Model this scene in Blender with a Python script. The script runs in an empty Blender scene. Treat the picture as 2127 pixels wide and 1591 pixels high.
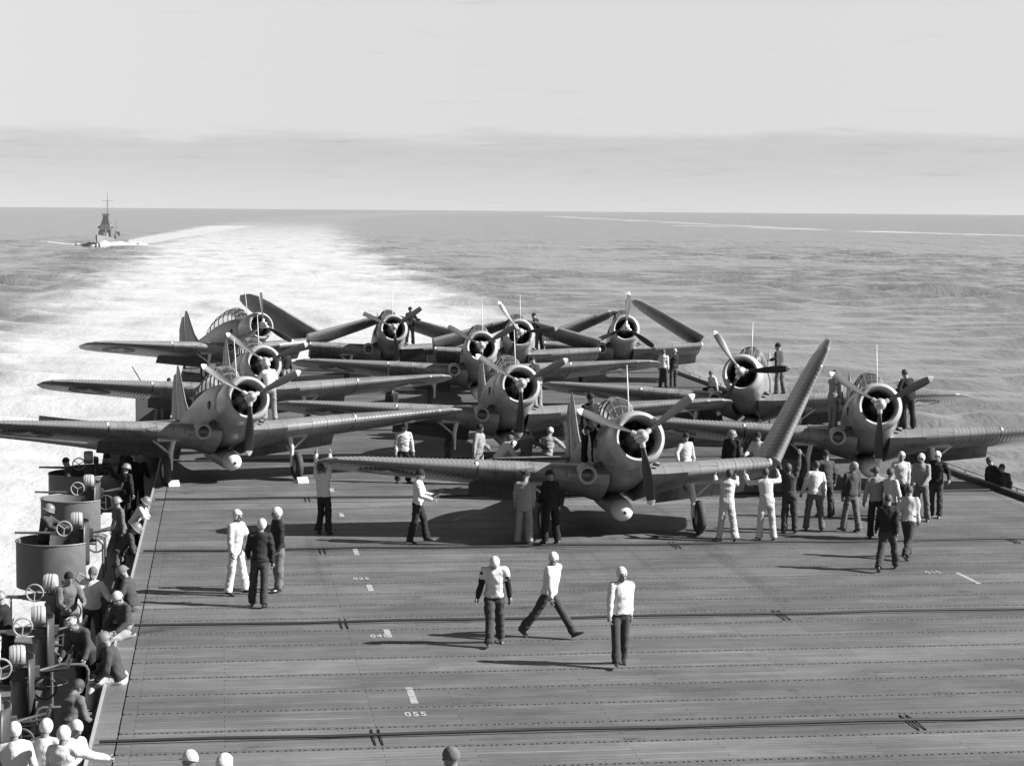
import bpy, math, random
import numpy as np
from mathutils import Matrix, Vector

# ------------------------------------------------------------------ camera, sky, sun, exposure
S = bpy.context.scene
R = math.radians
COL = S.collection
CAMZ = 8.0
F_PX, W_PX = 4300.0, 2127.0

def cam_basis(yaw, pitch, roll):
    s, c = math.sin, math.cos
    f = np.array([s(yaw)*c(pitch), c(yaw)*c(pitch), -s(pitch)])
    r0 = np.array([c(yaw), -s(yaw), 0.0]); u0 = np.cross(r0, f)
    return r0*c(roll)+u0*s(roll), -r0*s(roll)+u0*c(roll), f
_r, _u, _f = cam_basis(R(7.9735), R(4.7682), 0.008)
cd = bpy.data.cameras.new('camera'); cam = bpy.data.objects.new('camera', cd); COL.objects.link(cam)
cam.matrix_world = Matrix(((_r[0], _u[0], -_f[0], 0), (_r[1], _u[1], -_f[1], 0), (_r[2], _u[2], -_f[2], CAMZ), (0, 0, 0, 1)))
cd.sensor_width = 36.0; cd.lens = F_PX/W_PX*36.0; cd.clip_end = 120000; cd.clip_start = 0.5
S.camera = cam

SUN = Vector((2.40, -0.70, 1.76)).normalized()
SUN_EL = math.asin(SUN.z); SUN_AZ = math.atan2(SUN.x, SUN.y)
world = bpy.data.worlds.new('World'); S.world = world; world.use_nodes = True
def build_world():
    nt = world.node_tree; nt.nodes.clear()
    out = nt.nodes.new('ShaderNodeOutputWorld'); bg = nt.nodes.new('ShaderNodeBackground')
    sky = nt.nodes.new('ShaderNodeTexSky'); sky.sky_type = 'NISHITA'; sky.sun_disc = False
    sky.sun_elevation = SUN_EL; sky.sun_rotation = SUN_AZ
    sky.air_density = 0.36; sky.dust_density = 0.12; sky.ozone_density = 1.0; sky.altitude = 0
    G = Nodes(nt)
    # hazy low sky: the air near the horizon looks the same up to a few degrees
    tv = nt.nodes.new('ShaderNodeTexCoord'); sv = nt.nodes.new('ShaderNodeSeparateXYZ'); cv = nt.nodes.new('ShaderNodeCombineXYZ')
    nt.links.new(tv.outputs['Generated'], sv.inputs[0]); nt.links.new(sv.outputs[0], cv.inputs[0]); nt.links.new(sv.outputs[1], cv.inputs[1])
    nt.links.new(G.mx(sv.outputs[2], 0.095), cv.inputs[2]); nt.links.new(cv.outputs[0], sky.inputs[0])
    sep = nt.nodes.new('ShaderNodeSeparateColor'); nt.links.new(sky.outputs[0], sep.inputs[0])
    # black and white film behind a yellow filter
    lum = G.add(G.add(G.mul(sep.outputs[0], 0.80), G.mul(sep.outputs[1], 0.18)), G.mul(sep.outputs[2], 0.02))
    tc = nt.nodes.new('ShaderNodeTexCoord')
    xyz = nt.nodes.new('ShaderNodeSeparateXYZ'); nt.links.new(tc.outputs['Generated'], xyz.inputs[0])
    z = xyz.outputs[2]
    n1 = G.noise(tc.outputs['Generated'], (5, 5, 40), 2.0, 5, 0.6)
    n2 = G.noise(tc.outputs['Generated'], (14, 14, 160), 2.0, 5, 0.6)
    edge = G.add(0.0355, G.mul(G.add(n1, -0.5), 0.024))
    bank = G.smooth(z, G.add(edge, 0.0035), G.sub(edge, 0.0045))
    low = G.smooth(z, -0.004, 0.030)
    streak = G.smooth(n2, 0.60, 0.78)
    dark = G.add(G.mul(G.mul(bank, low), G.add(0.075, G.mul(n2, 0.16))), G.mul(streak, 0.08))
    val = G.mul(lum, G.sub(1.0, dark))
    nt.links.new(val, bg.inputs[0]); bg.inputs[1].default_value = SKY
    nt.links.new(bg.outputs[0], out.inputs[0])
SKY = 0.132
sd = bpy.data.lights.new('sun', 'SUN'); sun = bpy.data.objects.new('sun', sd); COL.objects.link(sun)
sd.energy = 5.0; sd.angle = R(0.6); sd.color = (1.0, 1.0, 1.0)
sun.rotation_euler = (-SUN).to_track_quat('-Z', 'Y').to_euler(); sun.location = (60, -20, 60)
V = S.view_settings; V.view_transform = 'Standard'; V.look = 'None'; V.gamma = 1.0; V.use_curve_mapping = False
V.exposure = 1.42
S.cycles.max_bounces = 5; S.cycles.diffuse_bounces = 2; S.cycles.use_denoising = True
S.cycles.transparent_max_bounces = 8

# ------------------------------------------------------------------ node helpers and materials
class Nodes:
    def __init__(s, nt): s.nt = nt
    def m(s, op, a, b=None, c=None, clamp=False):
        n = s.nt.nodes.new('ShaderNodeMath'); n.operation = op; n.use_clamp = clamp
        for i, v in enumerate((a, b, c)):
            if v is None: continue
            if isinstance(v, (int, float)): n.inputs[i].default_value = v
            else: s.nt.links.new(v, n.inputs[i])
        return n.outputs[0]
    def add(s, a, b): return s.m('ADD', a, b)
    def sub(s, a, b): return s.m('SUBTRACT', a, b)
    def mul(s, a, b): return s.m('MULTIPLY', a, b)
    def div(s, a, b): return s.m('DIVIDE', a, b)
    def mx(s, a, b): return s.m('MAXIMUM', a, b)
    def mn(s, a, b): return s.m('MINIMUM', a, b)
    def smooth(s, v, lo, hi):            # 0 at lo, 1 at hi, any order
        t = s.m('DIVIDE', s.sub(v, lo), s.sub(hi, lo), clamp=True)
        return s.mul(s.mul(t, t), s.sub(3.0, s.mul(t, 2.0)))
    def noise(s, vec, scale, sc=1.0, detail=4, rough=0.55):
        mp = s.nt.nodes.new('ShaderNodeMapping'); mp.inputs['Scale'].default_value = scale if isinstance(scale, tuple) else (scale,)*3
        s.nt.links.new(vec, mp.inputs[0])
        n = s.nt.nodes.new('ShaderNodeTexNoise'); n.inputs['Scale'].default_value = sc
        n.inputs['Detail'].default_value = detail; n.inputs['Roughness'].default_value = rough
        s.nt.links.new(mp.outputs[0], n.inputs['Vector']); return n.outputs[0]
build_world()

MATS = {}
def mat(name, val, rough=0.6, var=0.15, scale=6.0, bump=0.0, bscale=40.0, metal=0.0, stretch=(1, 1, 1), spec=0.5, grime=0.0, panels=False):
    if name in MATS: return MATS[name]
    m = bpy.data.materials.new(name); m.use_nodes = True; nt = m.node_tree; b = nt.nodes['Principled BSDF']
    G = Nodes(nt); tc = nt.nodes.new('ShaderNodeTexCoord'); co = tc.outputs['Object']
    n = G.noise(co, tuple(q for q in stretch), scale, 6, 0.6)
    f = G.add(1.0 - var, G.mul(n, 2*var))
    if grime:
        g = G.smooth(G.noise(co, (1, 1, 1), scale*0.45, 8, 0.68), 0.50, 0.66)
        f = G.mul(f, G.sub(1.0, G.mul(g, grime)))
    if panels:      # riveted sheet seams on the sides and on the upper and lower faces
        sx = nt.nodes.new('ShaderNodeSeparateXYZ'); nt.links.new(co, sx.inputs[0]); ge = nt.nodes.new('ShaderNodeNewGeometry')
        sn = nt.nodes.new('ShaderNodeSeparateXYZ'); nt.links.new(ge.outputs['Normal'], sn.inputs[0])
        side = G.m('GREATER_THAN', G.m('ABSOLUTE', sn.outputs[0]), 0.62); cross = G.add(G.mul(sx.outputs[2], side), G.mul(sx.outputs[0], G.sub(1.0, side)))
        cb = nt.nodes.new('ShaderNodeCombineXYZ'); nt.links.new(sx.outputs[1], cb.inputs[0]); nt.links.new(cross, cb.inputs[1])
        br = nt.nodes.new('ShaderNodeTexBrick'); br.inputs['Scale'].default_value = 1.0; br.inputs['Brick Width'].default_value = 0.95; br.inputs['Row Height'].default_value = 0.46
        br.inputs['Mortar Size'].default_value = 0.009; br.inputs['Mortar Smooth'].default_value = 0.3
        br.inputs['Color1'].default_value = (0.87,)*3+(1,); br.inputs['Color2'].default_value = (1.10,)*3+(1,); br.inputs['Mortar'].default_value = (0.34,)*3+(1,)
        nt.links.new(cb.outputs[0], br.inputs['Vector']); f = G.mul(f, br.outputs[0])
    v = G.mul(f, val)
    nt.links.new(v, b.inputs['Base Color'])
    b.inputs['Roughness'].default_value = rough; b.inputs['Metallic'].default_value = metal
    b.inputs['Specular IOR Level'].default_value = spec
    if bump:
        bn = nt.nodes.new('ShaderNodeBump'); bn.inputs['Strength'].default_value = 1.0; bn.inputs['Distance'].default_value = bump
        nt.links.new(G.noise(co, stretch, bscale, 5, 0.6), bn.inputs['Height']); nt.links.new(bn.outputs[0], b.inputs['Normal'])
    MATS[name] = m; return m

PAINT = mat('aircraft_paint', 0.16, 0.36, 0.24, 1.6, 0.0016, 9, grime=0.5, spec=0.6, panels=True, stretch=(2.5, 0.8, 2.5))
PAINT_U = mat('aircraft_outer_wing_paint', 0.15, 0.32, 0.16, 1.3, grime=0.3, spec=0.6)
COWL = mat('cowl_paint', 0.29, 0.32, 0.14, 2.0, 0.001, 8, grime=0.3, spec=0.6)
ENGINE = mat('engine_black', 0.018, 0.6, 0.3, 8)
STEEL = mat('bare_steel', 0.45, 0.35, 0.25, 9, metal=0.6)
PROP = mat('propeller_black', 0.022, 0.45, 0.25, 5)
PROPTIP = mat('propeller_tip_pale', 0.45, 0.5, 0.1, 9)
RUBBER = mat('tyre_rubber', 0.03, 0.8, 0.25, 9)
STRUT = mat('gear_strut', 0.45, 0.45, 0.15, 9)
STARW = mat('insignia_star', 0.60, 0.6, 0.12, 4)
STARD = mat('insignia_disc', 0.09, 0.6, 0.12, 4)
WHITEP = mat('white_paint', 0.50, 0.55, 0.10, 3, grime=0.15)
TORP = mat('torpedo_body', 0.30, 0.45, 0.15, 3)
DARKM = mat('dark_metal', 0.035, 0.5, 0.3, 7)
GUNM = mat('gun_metal', 0.06, 0.45, 0.3, 8)
GREYP = mat('ship_grey', 0.10, 0.55, 0.15, 1.5, grime=0.3)
GREYL = mat('ship_grey_light', 0.24, 0.55, 0.15, 1.5, grime=0.3)
CANVAS = mat('canvas', 0.38, 0.9, 0.2, 5, 0.01, 12)
SKIN = mat('skin', 0.15, 0.6, 0.12, 12)
ROPE = mat('wire_rope', 0.015, 0.5, 0.3, 20)
WOOD = mat('chock_wood', 0.42, 0.8, 0.2, 6)
def glass_mat():
    m = bpy.data.materials.new('canopy_glass'); m.use_nodes = True; nt = m.node_tree; nt.nodes.clear()
    o = nt.nodes.new('ShaderNodeOutputMaterial'); mix = nt.nodes.new('ShaderNodeMixShader')
    t = nt.nodes.new('ShaderNodeBsdfTransparent'); g = nt.nodes.new('ShaderNodeBsdfGlossy')
    t.inputs[0].default_value = (0.72, 0.72, 0.72, 1); g.inputs['Roughness'].default_value = 0.06
    fr = nt.nodes.new('ShaderNodeFresnel'); fr.inputs[0].default_value = 1.6
    G = Nodes(nt); nt.links.new(G.add(fr.outputs[0], 0.10), mix.inputs[0])
    nt.links.new(t.outputs[0], mix.inputs[1]); nt.links.new(g.outputs[0], mix.inputs[2]); nt.links.new(mix.outputs[0], o.inputs[0])
    return m
GLASS = glass_mat()
def cloth(name, val): return mat('cloth_'+name, val, 0.92, 0.18, 7, 0.014, 16, spec=0.15, grime=0.15)
CL = dict(white=cloth('white', 0.46), pale=cloth('pale', 0.34), tan=cloth('tan', 0.20), grey=cloth('grey', 0.10),
          dim=cloth('dim', 0.045), dark=cloth('dark', 0.024), black=cloth('black', 0.017))
SHOE = mat('shoe_leather', 0.03, 0.4, 0.2, 9)
HAIR = mat('hair_dark', 0.03, 0.7, 0.3, 30, 0.006, 60)
HELM = mat('steel_helmet_paint', 0.12, 0.5, 0.15, 8)

# ------------------------------------------------------------------ mesh helpers
class MB:
    def __init__(s): s.v = []; s.f = []; s.mi = []; s.cur = 0
    def addv(s, pts): i = len(s.v); s.v.extend([tuple(map(float, p)) for p in pts]); return i
    def face(s, idx): s.f.append(tuple(idx)); s.mi.append(s.cur)
    def box(s, x0, x1, y0, y1, z0, z1):
        i = s.addv([(x0,y0,z0),(x1,y0,z0),(x1,y1,z0),(x0,y1,z0),(x0,y0,z1),(x1,y0,z1),(x1,y1,z1),(x0,y1,z1)])
        for q in ((0,3,2,1),(4,5,6,7),(0,1,5,4),(1,2,6,5),(2,3,7,6),(3,0,4,7)): s.face([i+k for k in q])
    def rings(s, rings, cap0=True, cap1=True, closed=True):
        n = len(rings[0]); base = [s.addv(r) for r in rings]
        for a, b in zip(base[:-1], base[1:]):
            for k in range(n if closed else n-1):
                k2 = (k+1) % n; s.face((a+k, a+k2, b+k2, b+k))
        if closed and cap0: s.face([base[0]+k for k in range(n)][::-1])
        if closed and cap1: s.face([base[-1]+k for k in range(n)])
    def tube(s, pts, rad, n=8, flat=None):
        pts = [np.array(p, float) for p in pts]
        if not hasattr(rad, '__len__'): rad = [rad]*len(pts)
        rs = []; up = None
        for i, p in enumerate(pts):
            d = pts[min(i+1, len(pts)-1)]-pts[max(i-1, 0)]; d = d/(np.linalg.norm(d)+1e-9)
            if up is None: up = np.array([0,0,1.0]) if abs(d[2]) < 0.9 else np.array([0,1.0,0])
            a = np.cross(d, up); a /= np.linalg.norm(a)+1e-9; b = np.cross(a, d); up = b
            r = rad[i]; ra, rb = r if hasattr(r, '__len__') else (r, r)
            rs.append([p+a*ra*math.cos(2*math.pi*k/n)+b*rb*math.sin(2*math.pi*k/n) for k in range(n)])
        s.rings(rs)
    def revolve(s, prof, c=(0,0,0), axis=(0,0,1), n=24, cap0=False, cap1=False):
        ax = np.array(axis, float); ax /= np.linalg.norm(ax); t = np.array([1.0,0,0]) if abs(ax[0]) < 0.9 else np.array([0,1.0,0])
        a = np.cross(ax, t); a /= np.linalg.norm(a); b = np.cross(ax, a); c = np.array(c, float)
        s.rings([[c+ax*h+(a*math.cos(2*math.pi*k/n)+b*math.sin(2*math.pi*k/n))*max(r, 1e-4) for k in range(n)] for h, r in prof], cap0, cap1)
    def ellipsoid(s, c, r, n=12, m=8, M=None):
        c = np.array(c, float); rs = []
        for j in range(m+1):
            t = math.pi*(j+0.02*(j == 0)-0.02*(j == m))/m
            ring = []
            for k in range(n):
                p = np.array([r[0]*math.sin(t)*math.cos(2*math.pi*k/n), r[1]*math.sin(t)*math.sin(2*math.pi*k/n), r[2]*math.cos(t)])
                ring.append(c+(M@p if M is not None else p))
            rs.append(ring)
        s.rings(rs[::-1])
    def mesh(s, name, mats, smooth=True, angle=None):
        me = bpy.data.meshes.new(name); me.from_pydata(s.v, [], s.f); me.validate(clean_customdata=False)
        for m in (mats if isinstance(mats, (list, tuple)) else [mats]): me.materials.append(m)
        if len(s.mi) == len(me.polygons): me.polygons.foreach_set('material_index', s.mi)
        me.polygons.foreach_set('use_smooth', [smooth]*len(me.polygons))
        if smooth and angle: me.set_sharp_from_angle(angle=R(angle))
        me.update(); return me
    def obj(s, name, mats, parent=None, smooth=True, angle=35):
        return link(name, s.mesh(name, mats, smooth, angle), parent)
def link(name, me, parent=None):
    o = bpy.data.objects.new(name, me); COL.objects.link(o)
    if parent: o.parent = parent
    return o
def empty(name, loc=(0,0,0), rz=0.0):
    o = bpy.data.objects.new(name, None); COL.objects.link(o); o.location = loc; o.rotation_euler = (0, 0, rz); o.empty_display_size = 0.2; return o
def tag(o, label, cat, group=None):
    o['label'] = label; o['category'] = cat
    if group: o['group'] = group
    return o
def struct(o): o['kind'] = 'structure'; return o
def copy_tree(o, parent=None):
    c = o.copy(); COL.objects.link(c); c.parent = parent
    for ch in list(o.children): copy_tree(ch, c)
    return c
rng = random.Random(7)

# ------------------------------------------------------------------ the sea
SEA_Z = -17.0
def build_sea():
    nr = 620; rr = np.concatenate([[0.5, 6.0], np.geomspace(12, 100, 50), np.geomspace(100.7, 3000, 500), np.geomspace(3060, 60000, 110)])
    an = np.concatenate([np.arange(-180, -34, 4.0), np.arange(-34, 44, 0.18), np.arange(44, 180.1, 4.0)])*math.pi/180
    A, Rr = np.meshgrid(an, rr); X = Rr*np.sin(A); Y = Rr*np.cos(A)
    dr = np.gradient(rr)[:, None]*np.ones_like(A)
    Z = np.zeros_like(X); rs = np.random.RandomState(4)
    for i in range(64):
        lam = 2.8*(15.0)**(i/63.0); k = 2*math.pi/lam
        th = R(70)+rs.normal(0, 0.5); ph = rs.uniform(0, 6.28)
        amp = 0.0082*lam*rs.uniform(0.5, 1.4)
        fade = np.clip(lam/(2.6*dr)-0.8, 0, 1)
        w = k*(X*math.cos(th)+Y*math.sin(th))+ph+0.4*np.sin(0.011*X+0.007*Y+ph)
        Z += amp*fade*(np.sin(w)+0.28*np.sin(2*w+0.9))
    grp = sum(np.sin(X*rs.normal(0, .022)+Y*rs.normal(0, .016)+rs.uniform(0, 6)) for _ in range(7))/2.6; Z *= np.clip(0.85+0.5*grp, 0.3, 1.7)
    calm = np.clip((np.abs(X-10.3)-22)/40, 0.25, 1); Z *= calm
    nR, nA = X.shape
    v = np.stack([X, Y, Z], -1).reshape(-1, 3)
    i = (np.arange(nR-1)[:, None]*nA+np.arange(nA-1)[None, :]).reshape(-1)
    f = np.stack([i, i+nA, i+nA+1, i+1], -1)
    me = bpy.data.meshes.new('sea'); me.vertices.add(len(v)); me.vertices.foreach_set('co', v.ravel())
    me.loops.add(len(f)*4); me.loops.foreach_set('vertex_index', f.ravel())
    me.polygons.add(len(f)); me.polygons.foreach_set('loop_start', np.arange(len(f))*4); me.polygons.foreach_set('use_smooth', np.ones(len(f), bool))
    me.update(); me.validate()
    m = bpy.data.materials.new('sea_water'); m.use_nodes = True; nt = m.node_tree; nt.nodes.clear(); G = Nodes(nt)
    out = nt.nodes.new('ShaderNodeOutputMaterial'); tc = nt.nodes.new('ShaderNodeTexCoord'); co = tc.outputs['Object']
    sx = nt.nodes.new('ShaderNodeSeparateXYZ'); nt.links.new(co, sx.inputs[0]); x, y = sx.outputs[0], sx.outputs[1]
    # ripples
    n1 = G.noise(co, (0.9, 0.55, 0.9), 1.0, 6, 0.62); n2 = G.noise(co, (0.16, 0.07, 0.1), 1.0, 4, 0.6); n3 = G.noise(co, (0.022, 0.009, 0.02), 1.0, 3, 0.6)
    gain = G.add(1.0, G.mul(G.smooth(y, 350.0, 2200.0), 3.6))
    h = G.add(G.mul(n1, 0.22), G.mul(gain, G.add(G.mul(n2, 1.1), G.mul(n3, 2.2))))
    bp = nt.nodes.new('ShaderNodeBump'); bp.inputs['Strength'].default_value = 0.85; bp.inputs['Distance'].default_value = 1.0
    nt.links.new(h, bp.inputs['Height'])
    water = nt.nodes.new('ShaderNodeBsdfPrincipled'); water.inputs['Roughness'].default_value = 0.12
    water.inputs['Base Color'].default_value = (0.13, 0.13, 0.13, 1); water.inputs['IOR'].default_value = 1.45
    nt.links.new(bp.outputs[0], water.inputs['Normal'])
    # foam: the wake astern, turbulent water along the hull with left-side glare painted in
    e1 = G.noise(co, (0.030, 0.012, 0.02), 1.0, 8, 0.68)
    fine = G.noise(co, (0.075, 0.016, 0.1), 1.0, 8, 0.62)
    xc = G.add(10.3, G.mul(G.mul(y, y), 0.75e-5)); hw = G.add(46.0, G.mul(y, 0.014))
    u = G.add(G.div(G.m('ABSOLUTE', G.sub(x, xc)), hw), G.mul(G.sub(e1, 0.5), 1.5))
    lace = G.m('ABSOLUTE', G.sub(G.noise(co, (0.16, 0.045, 0.1), 1.0, 6, 0.6), 0.5)); lace = G.smooth(lace, 0.0, 0.07)
    wake = G.smooth(u, 1.32, 0.70); wake = G.mul(wake, G.add(G.add(0.62, G.mul(wake, 0.24)), G.mul(lace, 0.14)))
    far = G.smooth(y, 4200.0, 800.0)
    wake = G.mul(wake, G.mul(G.add(0.10, G.mul(far, 0.90)), G.smooth(fine, 0.15, 0.46)))
    def seg(ax, ay, bx, by, w0, w1, e=0.9):
        dx, dy = bx-ax, by-ay; L2 = dx*dx+dy*dy
        t = G.m('DIVIDE', G.add(G.mul(G.sub(x, ax), dx), G.mul(G.sub(y, ay), dy)), L2, clamp=True)
        ex = G.sub(G.sub(x, ax), G.mul(t, dx)); ey = G.sub(G.sub(y, ay), G.mul(t, dy))
        d = G.m('SQRT', G.add(G.mul(ex, ex), G.mul(ey, ey)))
        uu = G.add(G.div(d, G.add(w0, G.mul(t, w1-w0))), G.mul(G.sub(fine, 0.5), e))
        return G.smooth(uu, 1.1, 0.55)
    foam = wake
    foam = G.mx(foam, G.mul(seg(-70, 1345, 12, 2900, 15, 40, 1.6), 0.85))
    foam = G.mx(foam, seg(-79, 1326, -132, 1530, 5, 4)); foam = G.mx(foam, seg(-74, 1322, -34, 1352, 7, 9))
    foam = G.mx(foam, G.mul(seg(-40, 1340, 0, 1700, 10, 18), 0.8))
    brk = G.smooth(G.noise(co, (0.006, 0.004, 0.01), 1.0, 5, 0.65), 0.40, 0.58)
    foam = G.mx(foam, G.mul(G.mul(seg(849, 2779, 1010, 1700, 26, 12, 1.6), brk), 1.0)); foam = G.mx(foam, G.mul(G.mul(seg(1368, 8554, 849, 2779, 70, 26, 1.6), brk), 0.7))
    foam = G.mx(foam, G.mul(G.mul(seg(820, 3600, 940, 2250, 40, 14, 2.0), brk), 0.8))
    caps_glints = G.mul(G.smooth(G.noise(co, (0.05, 0.11, 0.1), 1.0, 7, 0.66), 0.635, 0.72), 0.6)  # sparse whitecaps, with bright glints painted in as extra foam flecks
    foam = G.m('MAXIMUM', foam, caps_glints, clamp=True)
    fb = nt.nodes.new('ShaderNodeBsdfDiffuse'); nt.links.new(G.add(0.22, G.mul(fine, 0.26)), fb.inputs[0])
    bp2 = nt.nodes.new('ShaderNodeBump'); bp2.inputs['Strength'].default_value = 0.5; bp2.inputs['Distance'].default_value = 0.4
    nt.links.new(n1, bp2.inputs['Height']); nt.links.new(bp2.outputs[0], fb.inputs['Normal'])
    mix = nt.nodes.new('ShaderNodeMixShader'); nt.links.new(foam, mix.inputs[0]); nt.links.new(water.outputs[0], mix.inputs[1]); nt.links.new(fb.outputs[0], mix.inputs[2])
    nt.links.new(mix.outputs[0], out.inputs[0])
    me.materials.append(m)
    o = struct(link('sea', me)); o.location = (0, 0, SEA_Z)
build_sea()

# ------------------------------------------------------------------ flight deck
XL, XR, YN, YE = -1.95, 22.25, 14.0, 108.0
def deck_mat():
    m = bpy.data.materials.new('deck_planking'); m.use_nodes = True; nt = m.node_tree; b = nt.nodes['Principled BSDF']; G = Nodes(nt)
    geo = nt.nodes.new('ShaderNodeNewGeometry'); co = geo.outputs['Position']
    br = nt.nodes.new('ShaderNodeTexBrick'); br.offset = 0.37; br.inputs['Scale'].default_value = 1.0
    br.inputs['Brick Width'].default_value = 3.7; br.inputs['Row Height'].default_value = 0.155; br.inputs['Mortar Size'].default_value = 0.006
    br.inputs['Color1'].default_value = (0.88,)*3+(1,); br.inputs['Color2'].default_value = (1.12,)*3+(1,); br.inputs['Mortar'].default_value = (0.42,)*3+(1,)
    nt.links.new(co, br.inputs['Vector'])
    grain = G.noise(co, (0.5, 34, 1), 1.0, 5, 0.65); big = G.noise(co, (0.10, 0.30, 1), 1.0, 5, 0.6); st = G.noise(co, (0.35, 0.5, 1), 1.0, 8, 0.68)
    spots = G.smooth(G.noise(co, (0.55, 0.8, 1), 1.0, 7, 0.66), 0.60, 0.70)
    oi = nt.nodes.new('ShaderNodeObjectInfo'); tone = nt.nodes.new('ShaderNodeSeparateColor'); nt.links.new(oi.outputs['Color'], tone.inputs[0])
    v = G.mul(G.mul(br.outputs[0], 0.089), G.add(0.30, G.mul(grain, 1.4)))
    v = G.mul(v, G.add(0.60, G.mul(big, 0.80))); v = G.mul(v, G.add(0.22, G.mul(st, 1.55)))
    tyre = G.smooth(G.noise(co, (1.1, 0.030, 1), 1.0, 4, 0.55), 0.60, 0.72); worn = G.smooth(G.noise(co, (0.22, 1.9, 1), 1.0, 6, 0.7), 0.55, 0.72)
    v = G.mul(v, G.mul(G.sub(1.0, G.mul(tyre, 0.22)), G.add(1.0, G.mul(worn, 0.45))))
    v = G.mul(v, G.sub(1.0, G.mul(spots, 0.48))); v = G.mul(v, tone.outputs[0])
    nt.links.new(v, b.inputs['Base Color'])
    nt.links.new(G.add(0.22, G.mul(st, 0.62)), b.inputs['Roughness']); b.inputs['Specular IOR Level'].default_value = 0.35
    bn = nt.nodes.new('ShaderNodeBump'); bn.inputs['Distance'].default_value = 0.006; bn.inputs['Strength'].default_value = 0.8
    nt.links.new(G.add(G.mul(br.outputs['Fac'], -1.0), G.mul(grain, 0.6)), bn.inputs['Height']); nt.links.new(bn.outputs[0], b.inputs['Normal'])
    return m
DECK = deck_mat()
WIRES = [30.9+8.68*k for k in range(-1, 9)]
def build_deck():
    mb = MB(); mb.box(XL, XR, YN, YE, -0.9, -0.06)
    deck = struct(mb.obj('flight_deck', ENGINE, None, False))  # black base paints in the shade seen through the tie-down slots
    rows = []
    for w in WIRES:
        for k in range(7): rows.append(w+0.62+1.24*k)
    rows = [r for r in rows if YN+0.3 < r < YE-0.3]
    g = 0.055
    ys = [YN]+rows+[YE]
    cache = {}
    tr = random.Random(3)
    for a, b in zip(ys[:-1], ys[1:]):
        d = round(b-a, 3)
        if d not in cache:
            mb = MB(); mb.box(XL+0.36, XR, g, d-g, -0.06, 0.0); cache[d] = mb.mesh('deck_panel', DECK, False)
        o = link('deck_panel', cache[d], deck); o.location = (0, a, 0)
        t = tr.uniform(0.93, 1.06); mid = (a+b)/2
        if 35.3 < mid < 36.8 or 28.9 < mid < 30.4: t = 1.28
        if 55.0 < mid < 56.6: t = 1.25
        if mid > 62: t *= 0.85
        o.color = (t, t, t, 1)
    # slotted steel tie-down strips between the panels: real slots over the groove below
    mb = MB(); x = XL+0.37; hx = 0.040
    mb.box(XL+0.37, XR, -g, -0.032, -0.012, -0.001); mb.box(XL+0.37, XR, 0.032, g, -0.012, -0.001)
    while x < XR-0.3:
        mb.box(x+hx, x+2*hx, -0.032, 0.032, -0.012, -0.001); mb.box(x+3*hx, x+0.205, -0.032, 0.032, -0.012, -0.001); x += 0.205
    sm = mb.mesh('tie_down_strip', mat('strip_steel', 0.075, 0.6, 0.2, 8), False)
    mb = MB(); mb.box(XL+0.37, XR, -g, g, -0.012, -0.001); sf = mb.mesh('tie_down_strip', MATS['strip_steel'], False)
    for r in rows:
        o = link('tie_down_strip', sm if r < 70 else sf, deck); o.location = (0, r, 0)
    # margin board and edge bar on the left side, coaming on the right
    y = YN
    k = 0
    while y < YE-0.1:
        L = min(5.4, YE-y); mb = MB(); mb.box(XL, XL+0.335, y+0.004, y+L-0.004, -0.06, 0.0)
        o = mb.obj('margin_board', DECK, deck, False); t = tr.uniform(1.0, 1.3); o.color = (t, t, t, 1); y += L
    mb = MB(); mb.box(XL-0.05, XL-0.003, YN, YE, -0.25, 0.035); mb.obj('edge_bar', mat('edge_bar_paint', 0.25, 0.5, 0.2, 2), deck, False)
    mb = MB(); mb.box(XR+0.003, XR+0.16, YN, YE, -0.3, 0.13); mb.obj('edge_coaming', DARKM, deck, False)
    mb = MB(); mb.box(XL, XR, YE+0.003, YE+0.15, -0.5, 0.05); mb.obj('round_down_edge', GREYP, deck, False)
    # painted marks
    def dash(x, y0, y1, w=0.12):
        mb = MB(); i = mb.addv([(x-w/2, y0, 0.004), (x+w/2, y0, 0.004), (x+w/2, y1, 0.004), (x-w/2, y1, 0.004)]); mb.face((i, i+1, i+2, i+3))
        mb.obj('painted_dash', DPAINT, deck, False)
    DPAINT = mat('deck_marking_paint', 0.24, 0.7, 0.35, 9, grime=0.65)
    for y0, y1 in ((33.0, 34.15), (38.25, 39.0), (43.0, 43.75), (47.6, 48.7), (53.6, 54.3), (58.4, 59.2), (62.4, 63.0)): dash(3.07, y0, y1)
    dash(16.25, 42.6, 44.0, 0.11); dash(18.3, 64.5, 66.0, 0.11)
    for txt, x, yb in (('055', 2.84, 32.15), ('040', 2.72, 38.25), ('025', 2.78, 44.35), ('010', 2.85, 50.6), ('010', 15.55, 43.95)):
        cu = bpy.data.curves.new('number', 'FONT'); cu.body = txt; cu.size = 0.20; cu.space_character = 1.25; cu.offset = 0.008
        tmp = bpy.data.objects.new('tmp', cu); COL.objects.link(tmp)
        dg = bpy.context.evaluated_depsgraph_get(); me = bpy.data.meshes.new_from_object(tmp.evaluated_get(dg)); bpy.data.objects.remove(tmp)
        me.materials.clear(); me.materials.append(DPAINT); o = link('painted_number', me, deck); o.location = (x, yb, 0.008); o.scale = (1.0, 1.9, 1)
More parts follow.
